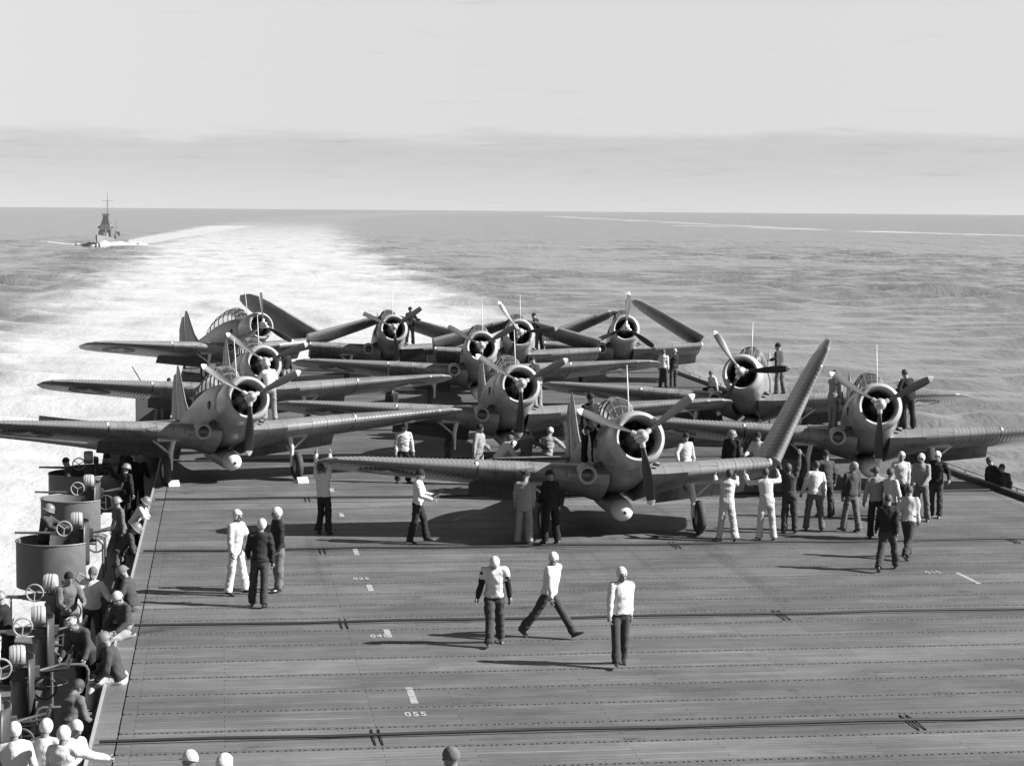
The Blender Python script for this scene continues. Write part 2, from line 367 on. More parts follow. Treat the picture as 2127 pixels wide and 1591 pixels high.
    # cross deck arresting wires and the spring supports under them
    for i, w in enumerate(WIRES[1:]):
        mb = MB(); pts = [(XL+0.1+(XR-0.4-XL)*t/14, w, 0.05+0.012*math.sin(t*2.1+i)) for t in range(15)]; mb.tube(pts, 0.028, 6)
        o = mb.obj('arresting_wire', ROPE)
        where = ['nearest the camera', 'behind the three walking men', 'just ahead of the nearest bomber',
                 'just behind the nearest bomber', 'under the left front bomber', 'near the middle bombers',
                 'ahead of the folded bombers', 'under the folded bombers', 'farthest aft'][i]
        tag(o, 'dark arresting wire stretched across the deck, '+where, 'cable', 'arresting wires across the deck')
        for x, wh in ((2.3, 'left'), (10.75, 'middle'), (19.2, 'right')):
            if i > 3: continue
            mb = MB()
            for dx in (-0.055, 0.055):
                mb.tube([(dx, -0.48, 0.008), (dx, -0.2, 0.018), (dx, 0, 0.020), (dx, 0.2, 0.018), (dx, 0.48, 0.008)], [(0.011, 0.010)]*5, 5)
            o = mb.obj('wire_support', ROPE); o.location = (x+(0.25 if i == 1 and wh == 'middle' else 0), w, 0.002)
            tag(o, 'black spring support, %s one of the wire %s' % (wh, where), 'wire support', 'spring supports of the arresting wires')
    # hull below
    mb = MB(); secs = []
    for y, hw, zb in ((-60, 10.5, -18.5), (40, 12.0, -18.5), (80, 11.5, -18.5), (98, 9.5, -17.8), (105, 6.5, -15.5), (107.5, 3.0, -12.5)):
        secs.append([(10.15-hw, y, -0.92), (10.15-hw*0.97, y, -6), (10.15-hw*0.9, y, -13), (10.15-hw*0.8, y, zb), (10.15+hw*0.8, y, zb), (10.15+hw*0.9, y, -13), (10.15+hw*0.97, y, -6), (10.15+hw, y, -0.92)])
    mb.rings(secs); struct(mb.obj('carrier_hull', GREYP, None, False))
build_deck()

# ------------------------------------------------------------------ torpedo bombers
AL = R(12.5); CA, SA = math.cos(AL), math.sin(AL)
HUB = np.array([0, -2.2, 2.7])
def T(p): return (p[0], HUB[1]+p[1]*CA+p[2]*SA, HUB[2]-p[1]*SA+p[2]*CA)
AXIS = Vector((0, CA, -SA)); FOLD_AXIS = Vector((0, math.cos(AL+R(3.5)), -math.sin(AL+R(3.5))))
HX, TIPX = 3.65, 7.55
def lerp(x, xs, ys): return float(np.interp(x, xs, ys))
def wing_le(x): return lerp(x, [0.4, HX, 6.4, 7.0, 7.35, TIPX], [1.66, 2.00, 2.38, 2.56, 2.86, 3.50])
def wing_te(x): return lerp(x, [0.4, HX, 6.4, 7.0, 7.35, TIPX], [5.05, 4.80, 4.46, 4.30, 4.06, 3.54])
def wing_z(x): return -0.80+max(0, x-0.7)*0.088
def wing_t(x): return lerp(x, [0.4, HX, 6.4, 7.2, TIPX], [0.195, 0.17, 0.125, 0.10, 0.06])
NCH = 15
def airfoil(x, corr=0.0):
    le, te, z0 = wing_le(x), wing_te(x), wing_z(x); c = te-le; t = wing_t(x); up, lo = [], []
    for i in range(NCH):
        s = 0.5*(1-math.cos(math.pi*i/(NCH-1)))
        th = 5*t*(0.2969*math.sqrt(s)-0.126*s-0.3516*s*s+0.2843*s**3-0.1020*s**4)*c
        cam_ = 0.02*c*4*s*(1-s); inc = -0.045*(s-0.3)*c
        k = corr*min(1, 4*s)*min(1, 5*(1-s)) if s > 0.02 else corr*0.25
        up.append((x, le+s*c, z0+cam_+inc+th*1.05+k)); lo.append((x, le+s*c, z0+cam_+inc-th*0.95-k))
    return up[::-1]+lo[1:-1]
def wing_mesh(side, x0, x1, c0, name, m, rel):
    xs = []; x = x0
    per = 0.112
    while x < x1-1e-6:
        xs.append(x); x += per/4 if x >= c0-1e-6 and x < 7.05 else min(0.12, max(c0-x, 0.02)) if x < c0 else 0.05
    xs.append(x1)
    rs = []
    for x in xs:
        corr = 0.0
        if c0 <= x < 7.05: corr = 0.034*abs(math.cos(math.pi*(x-c0)/per)) - 0.017
        r = [T((side*p[0], p[1], p[2])) for p in airfoil(x, corr)]
        rs.append([tuple(np.array(q)-rel) for q in r])
    if side < 0: rs = [r[::-1] for r in rs]
    mb = MB(); mb.rings(rs); return mb.mesh(name, m, True, 60)
def hinge(side): return np.array(T((side*HX, 3.3, wing_z(HX)+0.20)))
def wing_low(x, s):
    le, te, z0 = wing_le(x), wing_te(x), wing_z(x); c = te-le; t = wing_t(x)
    th = 5*t*(0.2969*math.sqrt(s)-0.126*s-0.3516*s*s+0.2843*s**3-0.1020*s**4)*c
    return z0+0.02*c*4*s*(1-s)-0.045*(s-0.3)*c-th*0.95
def star_mesh(side, kind, rel):
    cx, cy = 5.75, wing_le(5.75)+0.50*(wing_te(5.75)-wing_le(5.75)); Rd = 0.74
    mb = MB(); n = 40 if kind == 'disc' else 10
    off = 0.016 if kind == 'disc' else 0.021
    def pt(dx, dy):
        x, y = cx+dx, cy+dy; s = (y-wing_le(x))/(wing_te(x)-wing_le(x)); z = wing_low(x, min(max(s, 0.01), 0.98))-off
        return tuple(np.array(T((side*x, y, z)))-rel)
    prev = mb.addv([pt(0, 0)]*1)
    rings = []
    for fr in (0.35, 0.7, 1.0):
        ring = []
        for k in range(n):
            a = 2*math.pi*k/n; r = Rd*fr
            if kind == 'star': r = Rd*0.97*fr*(1.0 if k % 2 == 0 else 0.382)
            ring.append(pt(r*math.sin(a), -r*math.cos(a)))
        rings.append(mb.addv(ring))
    for k in range(n): mb.face((prev, rings[0]+k, rings[0]+(k+1) % n))
    for a, b in zip(rings[:-1], rings[1:]):
        for k in range(n): mb.face((a+k, b+k, b+(k+1) % n, a+(k+1) % n))
    return mb.mesh('insignia_'+kind, STARD if kind == 'disc' else STARW, True)

def sup(y, hw, top, bot, e=2.4, n=28):
    r = []; cz, hz = (top+bot)/2, (top-bot)/2
    for k in range(n):
        a = 2*math.pi*k/n; c, s = math.cos(a), math.sin(a)
        r.append(T((hw*math.copysign(abs(c)**(2/e), c), y, cz+hz*math.copysign(abs(s)**(2/e), s))))
    return r
def build_plane_meshes():
    P = {}
    # fuselage with chin below the cowl
    mb = MB(); rs = []
    for q in ((1.05, .55, .52, -.60, 2.0), (1.38, .63, .62, -.80, 2.1), (1.7, .68, .67, -.94, 2.2), (2.2, .72, .74, -1.02, 2.3), (2.8, .74, .80, -1.07, 2.4), (3.6, .73, .82, -1.07, 2.4),
              (4.8, .68, .76, -1.02, 2.3), (6.0, .58, .68, -.86, 2.2), (7.2, .46, .58, -.70, 2.1), (8.4, .31, .50, -.38, 2.0), (9.4, .17, .44, -.10, 2.0), (10.2, .04, .36, .10, 2.0)): rs.append(sup(*q))
    mb.rings([r[::-1] for r in rs]); P['fuselage'] = mb.mesh('fuselage', PAINT, True, 50)
    # wing root fillets
    for s, nm in ((-1, 'L'), (1, 'R')):
        mb = MB(); rs = []
        for f, xx, rz in ((0, .45, .52), (.5, .95, .36), (1, 1.5, .27)):
            ring = []
            for k in range(20):
                a = 2*math.pi*k/20; yy = 3.35+1.75*math.cos(a)*(1-.04*f); ring.append(T((s*xx, yy, wing_z(xx)+.05-0.02*f+rz*math.sin(a)*(0.85 if math.cos(a) > 0 else 1)*abs(math.sin(a))**.2*(1-.25*max(0, math.cos(a))))))
            rs.append(ring if s > 0 else ring[::-1])
        mb.rings(rs); P['fill'+nm] = mb.mesh('wing_fillet', PAINT, True, 60)
    # cowling: rolled lip, outside, inside
    ax = np.array(T((0, 1, 0)))-np.array(T((0, 0, 0)))
    mb = MB()
    prof = [(1.0, .44), (.62, .46), (.36, .475), (.27, .50), (.235, .545), (.26, .60), (.36, .645), (.6, .685), (.95, .69), (1.35, .665), (1.5, .65), (1.5, .60)]
    mb.revolve(prof, T((0, 0, 0)), ax, 40); P['cowling'] = mb.mesh('cowling', COWL, True, 50)
    # engine: case and seven front cylinders with fins
    mb = MB(); mb.revolve([(1.0, .47), (.98, .44), (.97, .02)], T((0, 0, 0)), ax, 28, True, True)
    mb.revolve([(.95, .30), (.60, .26), (.42, .20), (.30, .12), (.30, .01)], T((0, 0, 0)), ax, 20)
    P['engine'] = mb.mesh('engine', ENGINE, True, 40)
    mb = MB(); prof = []
    for i in range(9): prof += [(.20+i*.026, .095), (.213+i*.026, .078)]
    mb.revolve(prof+[(.44, .07), (.44, .01)], T((0, .72, 0)), np.array(T((0, 0, 1)))-np.array(T((0, 0, 0))), 14)
    P['cylinder'] = mb.mesh('engine_cylinder', mat('cylinder_dark', 0.03, 0.5, 0.2, 9, metal=0.3), True, 30)
    # propeller hub and blade, in the frame of the hub
    mb = MB(); mb.revolve([(.30, .10), (.10, .13), (.05, .17), (-.04, .17), (-.09, .12), (-.20, .115), (-.26, .08), (-.29, .03), (-.29, .005)], (0, 0, 0), (0, 1, 0), 20)
    for k in range(3):
        a = 2*math.pi*k/3; mb.revolve([(.08, .075), (.24, .07), (.27, .06), (.27, .01)], (0, 0, 0), (math.sin(a), 0, math.cos(a)), 12)
    P['propeller_hub'] = mb.mesh('propeller_hub', STEEL, True, 35)
    def blade(z0, z1, n, m, nm):
        mb = MB(); rs = []
        for i in range(n):
            z = z0+(z1-z0)*i/(n-1); w = lerp(z, [.2, .4, .8, 1.15, 1.4, 1.55, 1.62, 1.66], [.055, .075, .125, .135, .12, .095, .06, .015]); t = lerp(z, [.2, .5, 1.66], [.05, .028, .008])
            tw = R(lerp(z, [.2, 1.66], [58, 18])); r = []
            for k in range(12):
                a = 2*math.pi*k/12; px, py = w*math.cos(a), t*math.sin(a)
                r.append((px*math.cos(tw)-py*math.sin(tw), px*math.sin(tw)+py*math.cos(tw), z))
            rs.append(r)
        mb.rings(rs); return mb.mesh(nm, m, True, 60)
    P['propeller_blade'] = blade(.22, 1.52, 14, PROP, 'propeller_blade'); P['blade_tip'] = blade(1.52, 1.66, 7, PROPTIP, 'blade_tip')
    # canopy glass and frames
    st = [(2.05, .30, .02), (2.30, .36, .26), (2.65, .40, .46), (3.1, .41, .52), (3.7, .41, .52), (4.3, .40, .50), (4.9, .38, .46), (5.5, .35, .36), (6.1, .30, .14)]
    def arch(q, grow=0.0, n=12):
        y, hw, h = q; zt = lerp(y, [1.7, 2.8, 3.6, 4.8, 6.2], [.67, .80, .82, .76, .66])-.10
        return [((hw+grow)*math.cos(math.pi*k/n)**1 if True else 0, y, zt+(h+.10+grow)*math.sin(math.pi*k/n)**.8) for k in range(n+1)]
    mb = MB(); mb.rings([[T(p) for p in arch(q)] for q in st], False, False, False); P['canopy_glass'] = mb.mesh('canopy_glass', GLASS, True)
    mb = MB()
    for q in st[1:]: mb.tube([T(p) for p in arch(q, .006)], .016, 6)
    for k in (2, 4, 6, 8, 10): mb.tube([T(arch(q, .006)[k]) for q in st], .012, 5)
    P['canopy_frame'] = mb.mesh('canopy_frame', PAINT, True)
    mb = MB(); mb.ellipsoid(T((0, 3.15, .62)), (.22, .10, .34)); mb.ellipsoid(T((0, 3.12, .95)), (.09, .06, .14))
    P['seat_back'] = mb.mesh('seat_back', DARKM, True)
    mb = MB(); mb.tube([T((.12, 2.0, .6)), T((.12, 2.0, 1.3)), T((.12, 2.02, 2.0))], [.026, .018, .010], 6); P['antenna_mast'] = mb.mesh('antenna_mast', STRUT, True)
    # fin, rudder, stabilizers
    def slab(secs, nm, m):
        mb = MB(); rs = []
        for (a, b, o, t) in secs:   # a LE point, b TE point, thickness dir by axis
            a, b = np.array(a), np.array(b); r = []
            for k in range(14):
                s = 0.5*(1+math.cos(2*math.pi*k/14)); th = t*math.sin(2*math.pi*k/14)*math.sqrt(s+.02)*1.1
                r.append(T(a+(b-a)*(1-s)+np.array(o)*th))
            rs.append(r)
        mb.rings(rs); return mb.mesh(nm, m, True, 60)
    X, Z = (1, 0, 0), (0, 0, 1)
    P['fin'] = slab([((0, 7.75, .40), (0, 9.6, .40), X, .10), ((0, 8.35, .95), (0, 9.6, .95), X, .085), ((0, 8.68, 1.5), (0, 9.58, 1.5), X, .065), ((0, 8.95, 2.02), (0, 9.5, 2.04), X, .04), ((0, 9.14, 2.25), (0, 9.36, 2.25), X, .012)], 'fin', PAINT)
    P['rudder'] = slab([((0, 9.62, -.10), (0, 10.35, -.05), X, .06), ((0, 9.62, .6), (0, 10.55, .6), X, .05), ((0, 9.6, 1.5), (0, 10.35, 1.5), X, .04), ((0, 9.53, 2.02), (0, 9.9, 2.02), X, .02)], 'rudder', PAINT)
    for s, nm in ((-1, 'L'), (1, 'R')):
        secs = [((s*.12, 8.15, .34), (s*.12, 9.95, .34), Z, .09), ((s*1.2, 8.5, .36), (s*1.2, 9.85, .36), Z, .075), ((s*2.1, 8.8, .38), (s*2.1, 9.65, .38), Z, .05), ((s*2.45, 9.1, .385), (s*2.45, 9.4, .385), Z, .02)]
        P['stab'+nm] = slab(secs if s > 0 else secs, 'stabilizer', PAINT)
    # wings
    for s, nm in ((-1, 'L'), (1, 'R')):
        P['inner'+nm] = wing_mesh(s, .45, HX-.012, 2.35, 'inner_wing', PAINT, np.zeros(3))
        P['outer'+nm] = wing_mesh(s, HX+.012, TIPX, HX+.012, 'outer_wing', PAINT_U, hinge(s))
        P['disc'+nm] = star_mesh(s, 'disc', hinge(s)); P['star'+nm] = star_mesh(s, 'star', hinge(s))
        mb = MB()   # flap hanging below the trailing edge of the inner wing
        i = mb.addv([T((s*x, y, z)) for x, y, z in ((1.1, 4.30, wing_z(1.1)-.16), (3.6, 4.10, wing_z(3.6)-.12), (3.6, 4.50, wing_z(3.6)-.42), (1.1, 4.70, wing_z(1.1)-.48),
                                                    (1.1, 4.33, wing_z(1.1)-.12), (3.6, 4.13, wing_z(3.6)-.08), (3.6, 4.52, wing_z(3.6)-.40), (1.1, 4.72, wing_z(1.1)-.46))])
        for q in ((0, 1, 2, 3), (7, 6, 5, 4), (0, 4, 5, 1), (1, 5, 6, 2), (2, 6, 7, 3), (3, 7, 4, 0)): mb.face([i+k for k in q])
        P['flap'+nm] = mb.mesh('flap', PAINT, False)
        mb = MB(); x = s*HX; c = T((x+s*.02, wing_le(HX)+.12, wing_z(HX)+.1)); mb.ellipsoid(c, (.07, .10, .10)); P['fit'+nm] = mb.mesh('fold_fitting', STRUT, True)
        # landing gear (in the ground frame)
        mb = MB(); gx = s*1.80
        top = T((s*1.72, 2.35, wing_z(1.7)-.12))
        mb.tube([(top[0], top[1], top[2]), (gx, -.02, .95), (gx, 0, .43)], [.075, .065, .05], 10)
        mb.tube([(gx, 0, .43), (gx-s*.0, 0, .43), (gx+s*.16, 0, .43)], .05, 8)
        P['leg'+nm] = mb.mesh('gear_leg', STRUT, True, 40)
        mb = MB(); b2 = T((s*2.35, 2.55, wing_z(2.3)-.15)); mb.tube([(b2[0], b2[1], b2[2]), (gx+s*.03, 0, .92)], .035, 8); mb.tube([T((s*1.72, 3.2, wing_z(1.7)-.2)), (gx, .04, .8)], .03, 8); P['brace'+nm] = mb.mesh('gear_brace', STRUT, True)
        mb = MB(); mb.box(-.33, .33, -.02, .02, -.05, .05); P['gdoor'+nm] = mb.mesh('gear_fairing', COWL, False)
        wx = gx+s*.16
        mb = MB(); prof = []
        for k in range(13):
            a = 2*math.pi*k/12; prof.append((.115*math.cos(a), .30+.125*math.sin(a)))
        mb.revolve(prof, (wx, 0, .425), (1, 0, 0), 28); P['tyre'+nm] = mb.mesh('tyre', RUBBER, True)
        mb = MB(); mb.revolve([(-.07, .02), (-.07, .20), (-.03, .22), (.03, .22), (.07, .20), (.07, .02)], (wx, 0, .425), (1, 0, 0), 20, True, True); P['rim'+nm] = mb.mesh('rim', STRUT, True, 30)
    # oil cooler intake in the left wing root
    le = np.array(T((-1.02, wing_le(1.0)-.13, wing_z(1.0)+.02)))
    mb = MB(); mb.revolve([(.55, .14), (0.02, .155), (-.035, .17), (-.05, .195), (-.03, .225), (.08, .245), (.30, .26)], le, (0, 1, .06), 24); P['intake_ring'] = mb.mesh('intake_ring', COWL, True, 60)
    mb = MB(); mb.revolve([(.42, .15), (.42, .005)], le, (0, 1, .06), 20); P['intake_core'] = mb.mesh('intake_core', ENGINE, False)
    # small round window and exhaust stub on the left side of the nose, step plate on the right
    mb = MB(); mb.revolve([(.02, .13), (.06, .12), (.06, .005)], T((-.66, 2.15, .06)), (-1, 0, 0), 18); P['gun_port'] = mb.mesh('exhaust_port', ENGINE, True, 30)
    for s, nm in ((-1, 'L'), (1, 'R')):
        mb = MB(); mb.tube([T((s*.55, 1.75, -.45)), T((s*.80, 1.72, -.50))], .06, 10); P['exhaust'+nm] = mb.mesh('exhaust_stub', DARKM, True)
    mb = MB(); mb.tube([T((0, 10.0, .0)), T((0, 10.05, -.32))], .03, 6); P['tail_strut'] = mb.mesh('tail_strut', STRUT, True)
    mb = MB()
    mb.ellipsoid(T((0, 10.1, -.40)), (.05, .12, .12)); P['tail_wheel'] = mb.mesh('tail_wheel', RUBBER, True)
    # cowl flap ring seam and panel lines as thin raised strips
    mb = MB(); mb.revolve([(1.51, .655), (1.53, .66), (1.60, .69), (1.62, .685), (1.54, .62)], T((0, 0, 0)), ax, 36); P['cowl_flaps'] = mb.mesh('cowl_flap_ring', PAINT, True, 40)
    # torpedo (origin at its middle)
    mb = MB(); mb.revolve([(-1.50, .27), (-1.2, .285), (.9, .285), (1.4, .24), (1.9, .13), (2.05, .08), (2.05, .01)], (0, 0, 0), (0, 1, 0), 24); P['t_body'] = mb.mesh('torpedo_body', TORP, True, 50)
    mb = MB(); mb.revolve([(-1.502, .272), (-1.62, .262), (-1.74, .24), (-1.84, .20), (-1.91, .14), (-1.94, .07), (-1.945, .002)], (0, 0, 0), (0, 1, 0), 24); P['t_nose'] = mb.mesh('torpedo_nose', WHITEP, True)
    mb = MB(); mb.revolve([(-1.90, .045), (-1.97, .04), (-2.02, .02), (-2.02, .002)], (.0, 0, 0), (0, 1, 0), 12); P['t_pistol'] = mb.mesh('torpedo_pistol', DARKM, True)
    mb = MB(); mb.box(-.29, .29, 1.55, 1.95, -.008, .008); mb.box(-.008, .008, 1.552, 1.948, -.29, .29); P['t_fins'] = mb.mesh('torpedo_fins', TORP, False)
    return P
PM = build_plane_meshes()

def make_plane(x, y, yaw, phi, fold_l, fold_r, label):
    t = empty('torpedo_bomber', (x, y, 0.002), R(yaw)); tag(t, label, 'airplane', 'torpedo bombers parked on the flight deck')
    L = lambda n, k, p=t: link(n, PM[k], p)
    fu = L('fuselage', 'fuselage'); L('wing_fillet', 'fillL', fu); L('wing_fillet', 'fillR', fu); L('exhaust_port', 'gun_port', fu); L('exhaust_stub', 'exhaustL', fu); L('exhaust_stub', 'exhaustR', fu); L('antenna_mast', 'antenna_mast', fu)
    co = L('cowling', 'cowling'); L('cowl_flap_ring', 'cowl_flaps', co)
    en = L('engine', 'engine')
    hubp = Vector(T((0, 0, 0)))
    for k in range(7):
        c = L('engine_cylinder', 'cylinder', en); M = Matrix.Translation(hubp)@Matrix.Rotation(2*math.pi*k/7, 4, AXIS)@Matrix.Translation(-hubp); c.matrix_local = M
    pr = bpy.data.objects.new('propeller', PM['propeller_hub']); COL.objects.link(pr); pr.parent = t
    tilt = Matrix.Rotation(-AL, 4, 'X')
    pr.matrix_local = Matrix.Translation(hubp)@tilt@Matrix.Rotation(R(phi), 4, 'Y')
    for k in range(3):
        b = L('propeller_blade', 'propeller_blade', pr); b.matrix_local = Matrix.Rotation(2*math.pi*k/3, 4, 'Y')
        # third level would be too deep for the tip, so it hangs from the propeller as well
        tp = L('blade_tip', 'blade_tip', pr); tp.matrix_local = Matrix.Rotation(2*math.pi*k/3, 4, 'Y')
    ca = L('canopy', 'canopy_glass'); L('canopy_frame', 'canopy_frame', ca); 
    for yy in (0.0, 1.4, 2.4): sb = L('seat_back', 'seat_back', ca); sb.location = Vector(T((0, yy, 0)))-Vector(T((0, 0, 0)))
    fi = L('fin', 'fin'); L('rudder', 'rudder', fi); L('stabilizer', 'stabL'); L('stabilizer', 'stabR')
    tw = L('tail_wheel', 'tail_wheel'); L('tail_strut', 'tail_strut', tw)
    for s, nm, fold in ((-1, 'L', fold_l), (1, 'R', fold_r)):
        iw = L('inner_wing', 'inner'+nm); L('flap', 'flap'+nm, iw); L('fold_fitting', 'fit'+nm, iw)
        if s < 0: L('intake_ring', 'intake_ring', iw); L('intake_core', 'intake_core', iw)
        ow = L('outer_wing', 'outer'+nm)
        ow.matrix_local = Matrix.Translation(Vector(hinge(s)))@Matrix.Rotation(R(fold if s < 0 else -fold), 4, FOLD_AXIS)
        L('insignia_disc', 'disc'+nm, ow); L('insignia_star', 'star'+nm, ow)
        lg = L('gear_leg', 'leg'+nm); L('gear_brace', 'brace'+nm, lg)
        gd = L('gear_fairing', 'gdoor'+nm, lg); gd.location = T((s*1.9, 2.3, wing_z(1.8)-.18))
        wh = L('wheel', 'tyre'+nm); L('rim', 'rim'+nm, wh)
    return t
def make_torpedo(x, y, yaw, label):
    c, s_ = math.cos(R(yaw)), math.sin(R(yaw)); lx, ly = 0.0, 1.55
    t = empty('torpedo', (x+c*lx-s_*ly, y+s_*lx+c*ly, 0.66), R(yaw)); t.rotation_euler = (R(1.0), 0, R(yaw))
    tag(t, label, 'torpedo', 'torpedoes slung under the bombers')
    for k, n in (('t_body', 'torpedo_body'), ('t_nose', 'torpedo_nose'), ('t_pistol', 'torpedo_pistol'), ('t_fins', 'torpedo_fins')): link(n, PM[k], t)

PLANES = [
 (9.76, 49.90, 0.4, 53, 0, 55, 'nearest torpedo bomber, right wing half folded upward by the deck crew', 'white nosed torpedo under the nearest bomber'),
 (0.25, 60.62, 13.5, 65, 0, 0, 'left front torpedo bomber with both wings spread and white wheel chocks', 'white nosed torpedo under the left front bomber'),
 (1.13, 74.11, 8, 68, 0, 0, 'torpedo bomber directly behind the left front one, cowl partly hidden by two men', 'torpedo under the bomber behind the left front one'),
 (0.99, 96.96, 22.5, 0, 0, 140, 'far left torpedo bomber turned right, left wing spread, right wing folded over', 'torpedo under the far left bomber'),
 (7.62, 95.21, 0.3, 55, 157, 157, 'back row bomber second from left, wings folded, dark figure standing on its wing', 'torpedo under the second bomber of the back row'),
 (18.57, 95.21, -7.7, 5, 152, 143, 'farthest right bomber of the back row with both wings folded, one blade upright', 'torpedo under the rightmost folded bomber'),
 (13.04, 91.52, -5, -35, 157, 157, 'folded bomber in the middle of the back row, behind two spread bombers', 'torpedo under the middle folded bomber'),
 (10.22, 82.60, -4.6, -60, 0, 0, 'spread bomber in the centre, just left in front of the middle folded one', 'white nosed torpedo under the farther centre bomber'),
 (9.05, 64.85, 0.3, 63, 0, 0, 'centre bomber straight behind the nearest bomber with both wings spread', 'white nosed torpedo under the nearer centre bomber'),
 (17.87, 69.14, -21, -35, 0, 0, 'right hand bomber turned left, man standing on its wing, farther of the two', 'white nosed torpedo under the farther right bomber'),
 (18.56, 57.53, -12, 62, 0, 0, 'rightmost front bomber with wings spread, two men beside its cockpit', 'white nosed torpedo under the rightmost front bomber'),
]
for (x, y, yw, ph, fl, fr, lb, tl) in PLANES:
    make_plane(x, y, yw, ph, fl, fr, lb); make_torpedo(x, y, yw, tl)
def chock(x, y, rz, label):
    mb = MB(); mb.rings([[(-.16, -.11, 0), (.16, -.11, 0), (.16, -.09, .05), (-.16, -.09, .05)], [(-.16, .11, 0), (.16, .11, 0), (.16, .06, .16), (-.16, .06, .16)]]); mb.box(-.2, .2, .112, .14, .02, .07)
    o = mb.obj('wheel_chock', WOOD, None, False); o.location = (x, y, 0.004); o.rotation_euler = (0, 0, rz); tag(o, label, 'wheel chock', 'white wheel chocks at the left front bomber')
chock(-1.42, 60.0, R(13), 'white wooden chock at the left wheel of the left front bomber'); chock(2.30, 60.45, R(13), 'white wooden chock at the right wheel of the left front bomber')

# ------------------------------------------------------------------ people
def rx(a): c, s = math.cos(a), math.sin(a); return np.array([[1,0,0],[0,c,-s],[0,s,c]])
def ry(a): c, s = math.cos(a), math.sin(a); return np.array([[c,0,s],[0,1,0],[-s,0,c]])
def rz(a): c, s = math.cos(a), math.sin(a); return np.array([[c,-s,0],[s,c,0],[0,0,1]])
def remesh(mb, voxel, smooth_it=4):
    me = bpy.data.meshes.new('tmp'); me.from_pydata(mb.v, [], mb.f); me.update()
    o = bpy.data.objects.new('tmp', me); COL.objects.link(o)
    m = o.modifiers.new('r', 'REMESH'); m.mode = 'VOXEL'; m.voxel_size = voxel; m.use_smooth_shade = True
    m2 = o.modifiers.new('s', 'SMOOTH'); m2.factor = 0.5; m2.iterations = smooth_it
    dg = bpy.context.evaluated_depsgraph_get(); out = bpy.data.meshes.new_from_object(o.evaluated_get(dg))
    bpy.data.objects.remove(o); bpy.data.meshes.remove(me); return out
def wrinkle(me, seed, amp):
    n = len(me.vertices); co = np.empty(n*3); me.vertices.foreach_get('co', co); co = co.reshape(-1, 3)
    no = np.empty(n*3); me.vertices.foreach_get('normal', no); no = no.reshape(-1, 3)
    rs = np.random.RandomState(seed); d = np.zeros(n)
    for i in range(7):
        k = rs.normal(0, 1, 3); k /= np.linalg.norm(k); k[2] *= 1.6; f = rs.uniform(14, 42)
        d += np.sin(co@k*f+rs.uniform(0, 6)+1.3*np.sin(co@rs.normal(0, 6, 3)))
    e = np.zeros(n)
    for i in range(4): e += np.sin(co@rs.normal(0, 7, 3)+rs.uniform(0, 6))
    co += no*np.maximum(np.sign(d)*np.abs(d)**0.8*amp*0.5+e*amp*0.6, -0.35*amp)[:, None]
    me.vertices.foreach_set('co', co.ravel()); me.update()

def limb(mb, pts, rads, n=10):
    # tapered limb with rounded joints
    for a, b, ra, rb in zip(pts[:-1], pts[1:], rads[:-1], rads[1:]):
        a, b = np.array(a), np.array(b); mb.tube([a, a+(b-a)*.33, a+(b-a)*.66, b], [ra, ra*.66+rb*.34+.003, ra*.34+rb*.66+.002, rb], n)
    for p, r in zip(pts, rads): mb.ellipsoid(p, (r, r, r), 10, 6)
def hand_mesh(mb, wrist, d, palm, side, curl):
    d = d/np.linalg.norm(d); nrm = palm-d*(palm@d); nrm /= np.linalg.norm(nrm)+1e-9; lat = np.cross(d, nrm)
    w = np.array(wrist)
    mb.tube([w-d*.02, w+d*.03, w+d*.07, w+d*.095], [(.026, .020), (.036, .018), (.042, .016), (.036, .013)], 8)
    up_sets = mb
    for i, (off, ln) in enumerate(((-.030, .066), (-.010, .078), (.010, .073), (.029, .058))):
        p = w+d*.088+lat*off; pts = [p]; dd = d.copy()
        for j in range(3):
            a = R(curl*(.6+.4*j)+4*i); dd = dd*math.cos(a)+nrm*math.sin(a); dd /= np.linalg.norm(dd); p = p+dd*ln/3*1.1; pts.append(p)
        mb.tube(pts, [.0095, .009, .0085, .006], 6)
    p = w+d*.025-lat*side*.030; dd = d*.75-lat*side*.55+nrm*.35; dd /= np.linalg.norm(dd); p2 = p+dd*.04; dd2 = dd*.85+d*.4; dd2 /= np.linalg.norm(dd2)
    mb.tube([p-dd*.01, p2, p2+dd2*.035], [.013, .011, .007], 6)

STAND = dict(lean=0, roll=0, twist=0, head=(5, 0, 0), armL=(4, 9, 12, 5), armR=(4, 9, 12, 5), legL=(3, 4, 4), legR=(-2, 4, 3))
def pose(**k): d = dict(STAND); d.update(k); return d
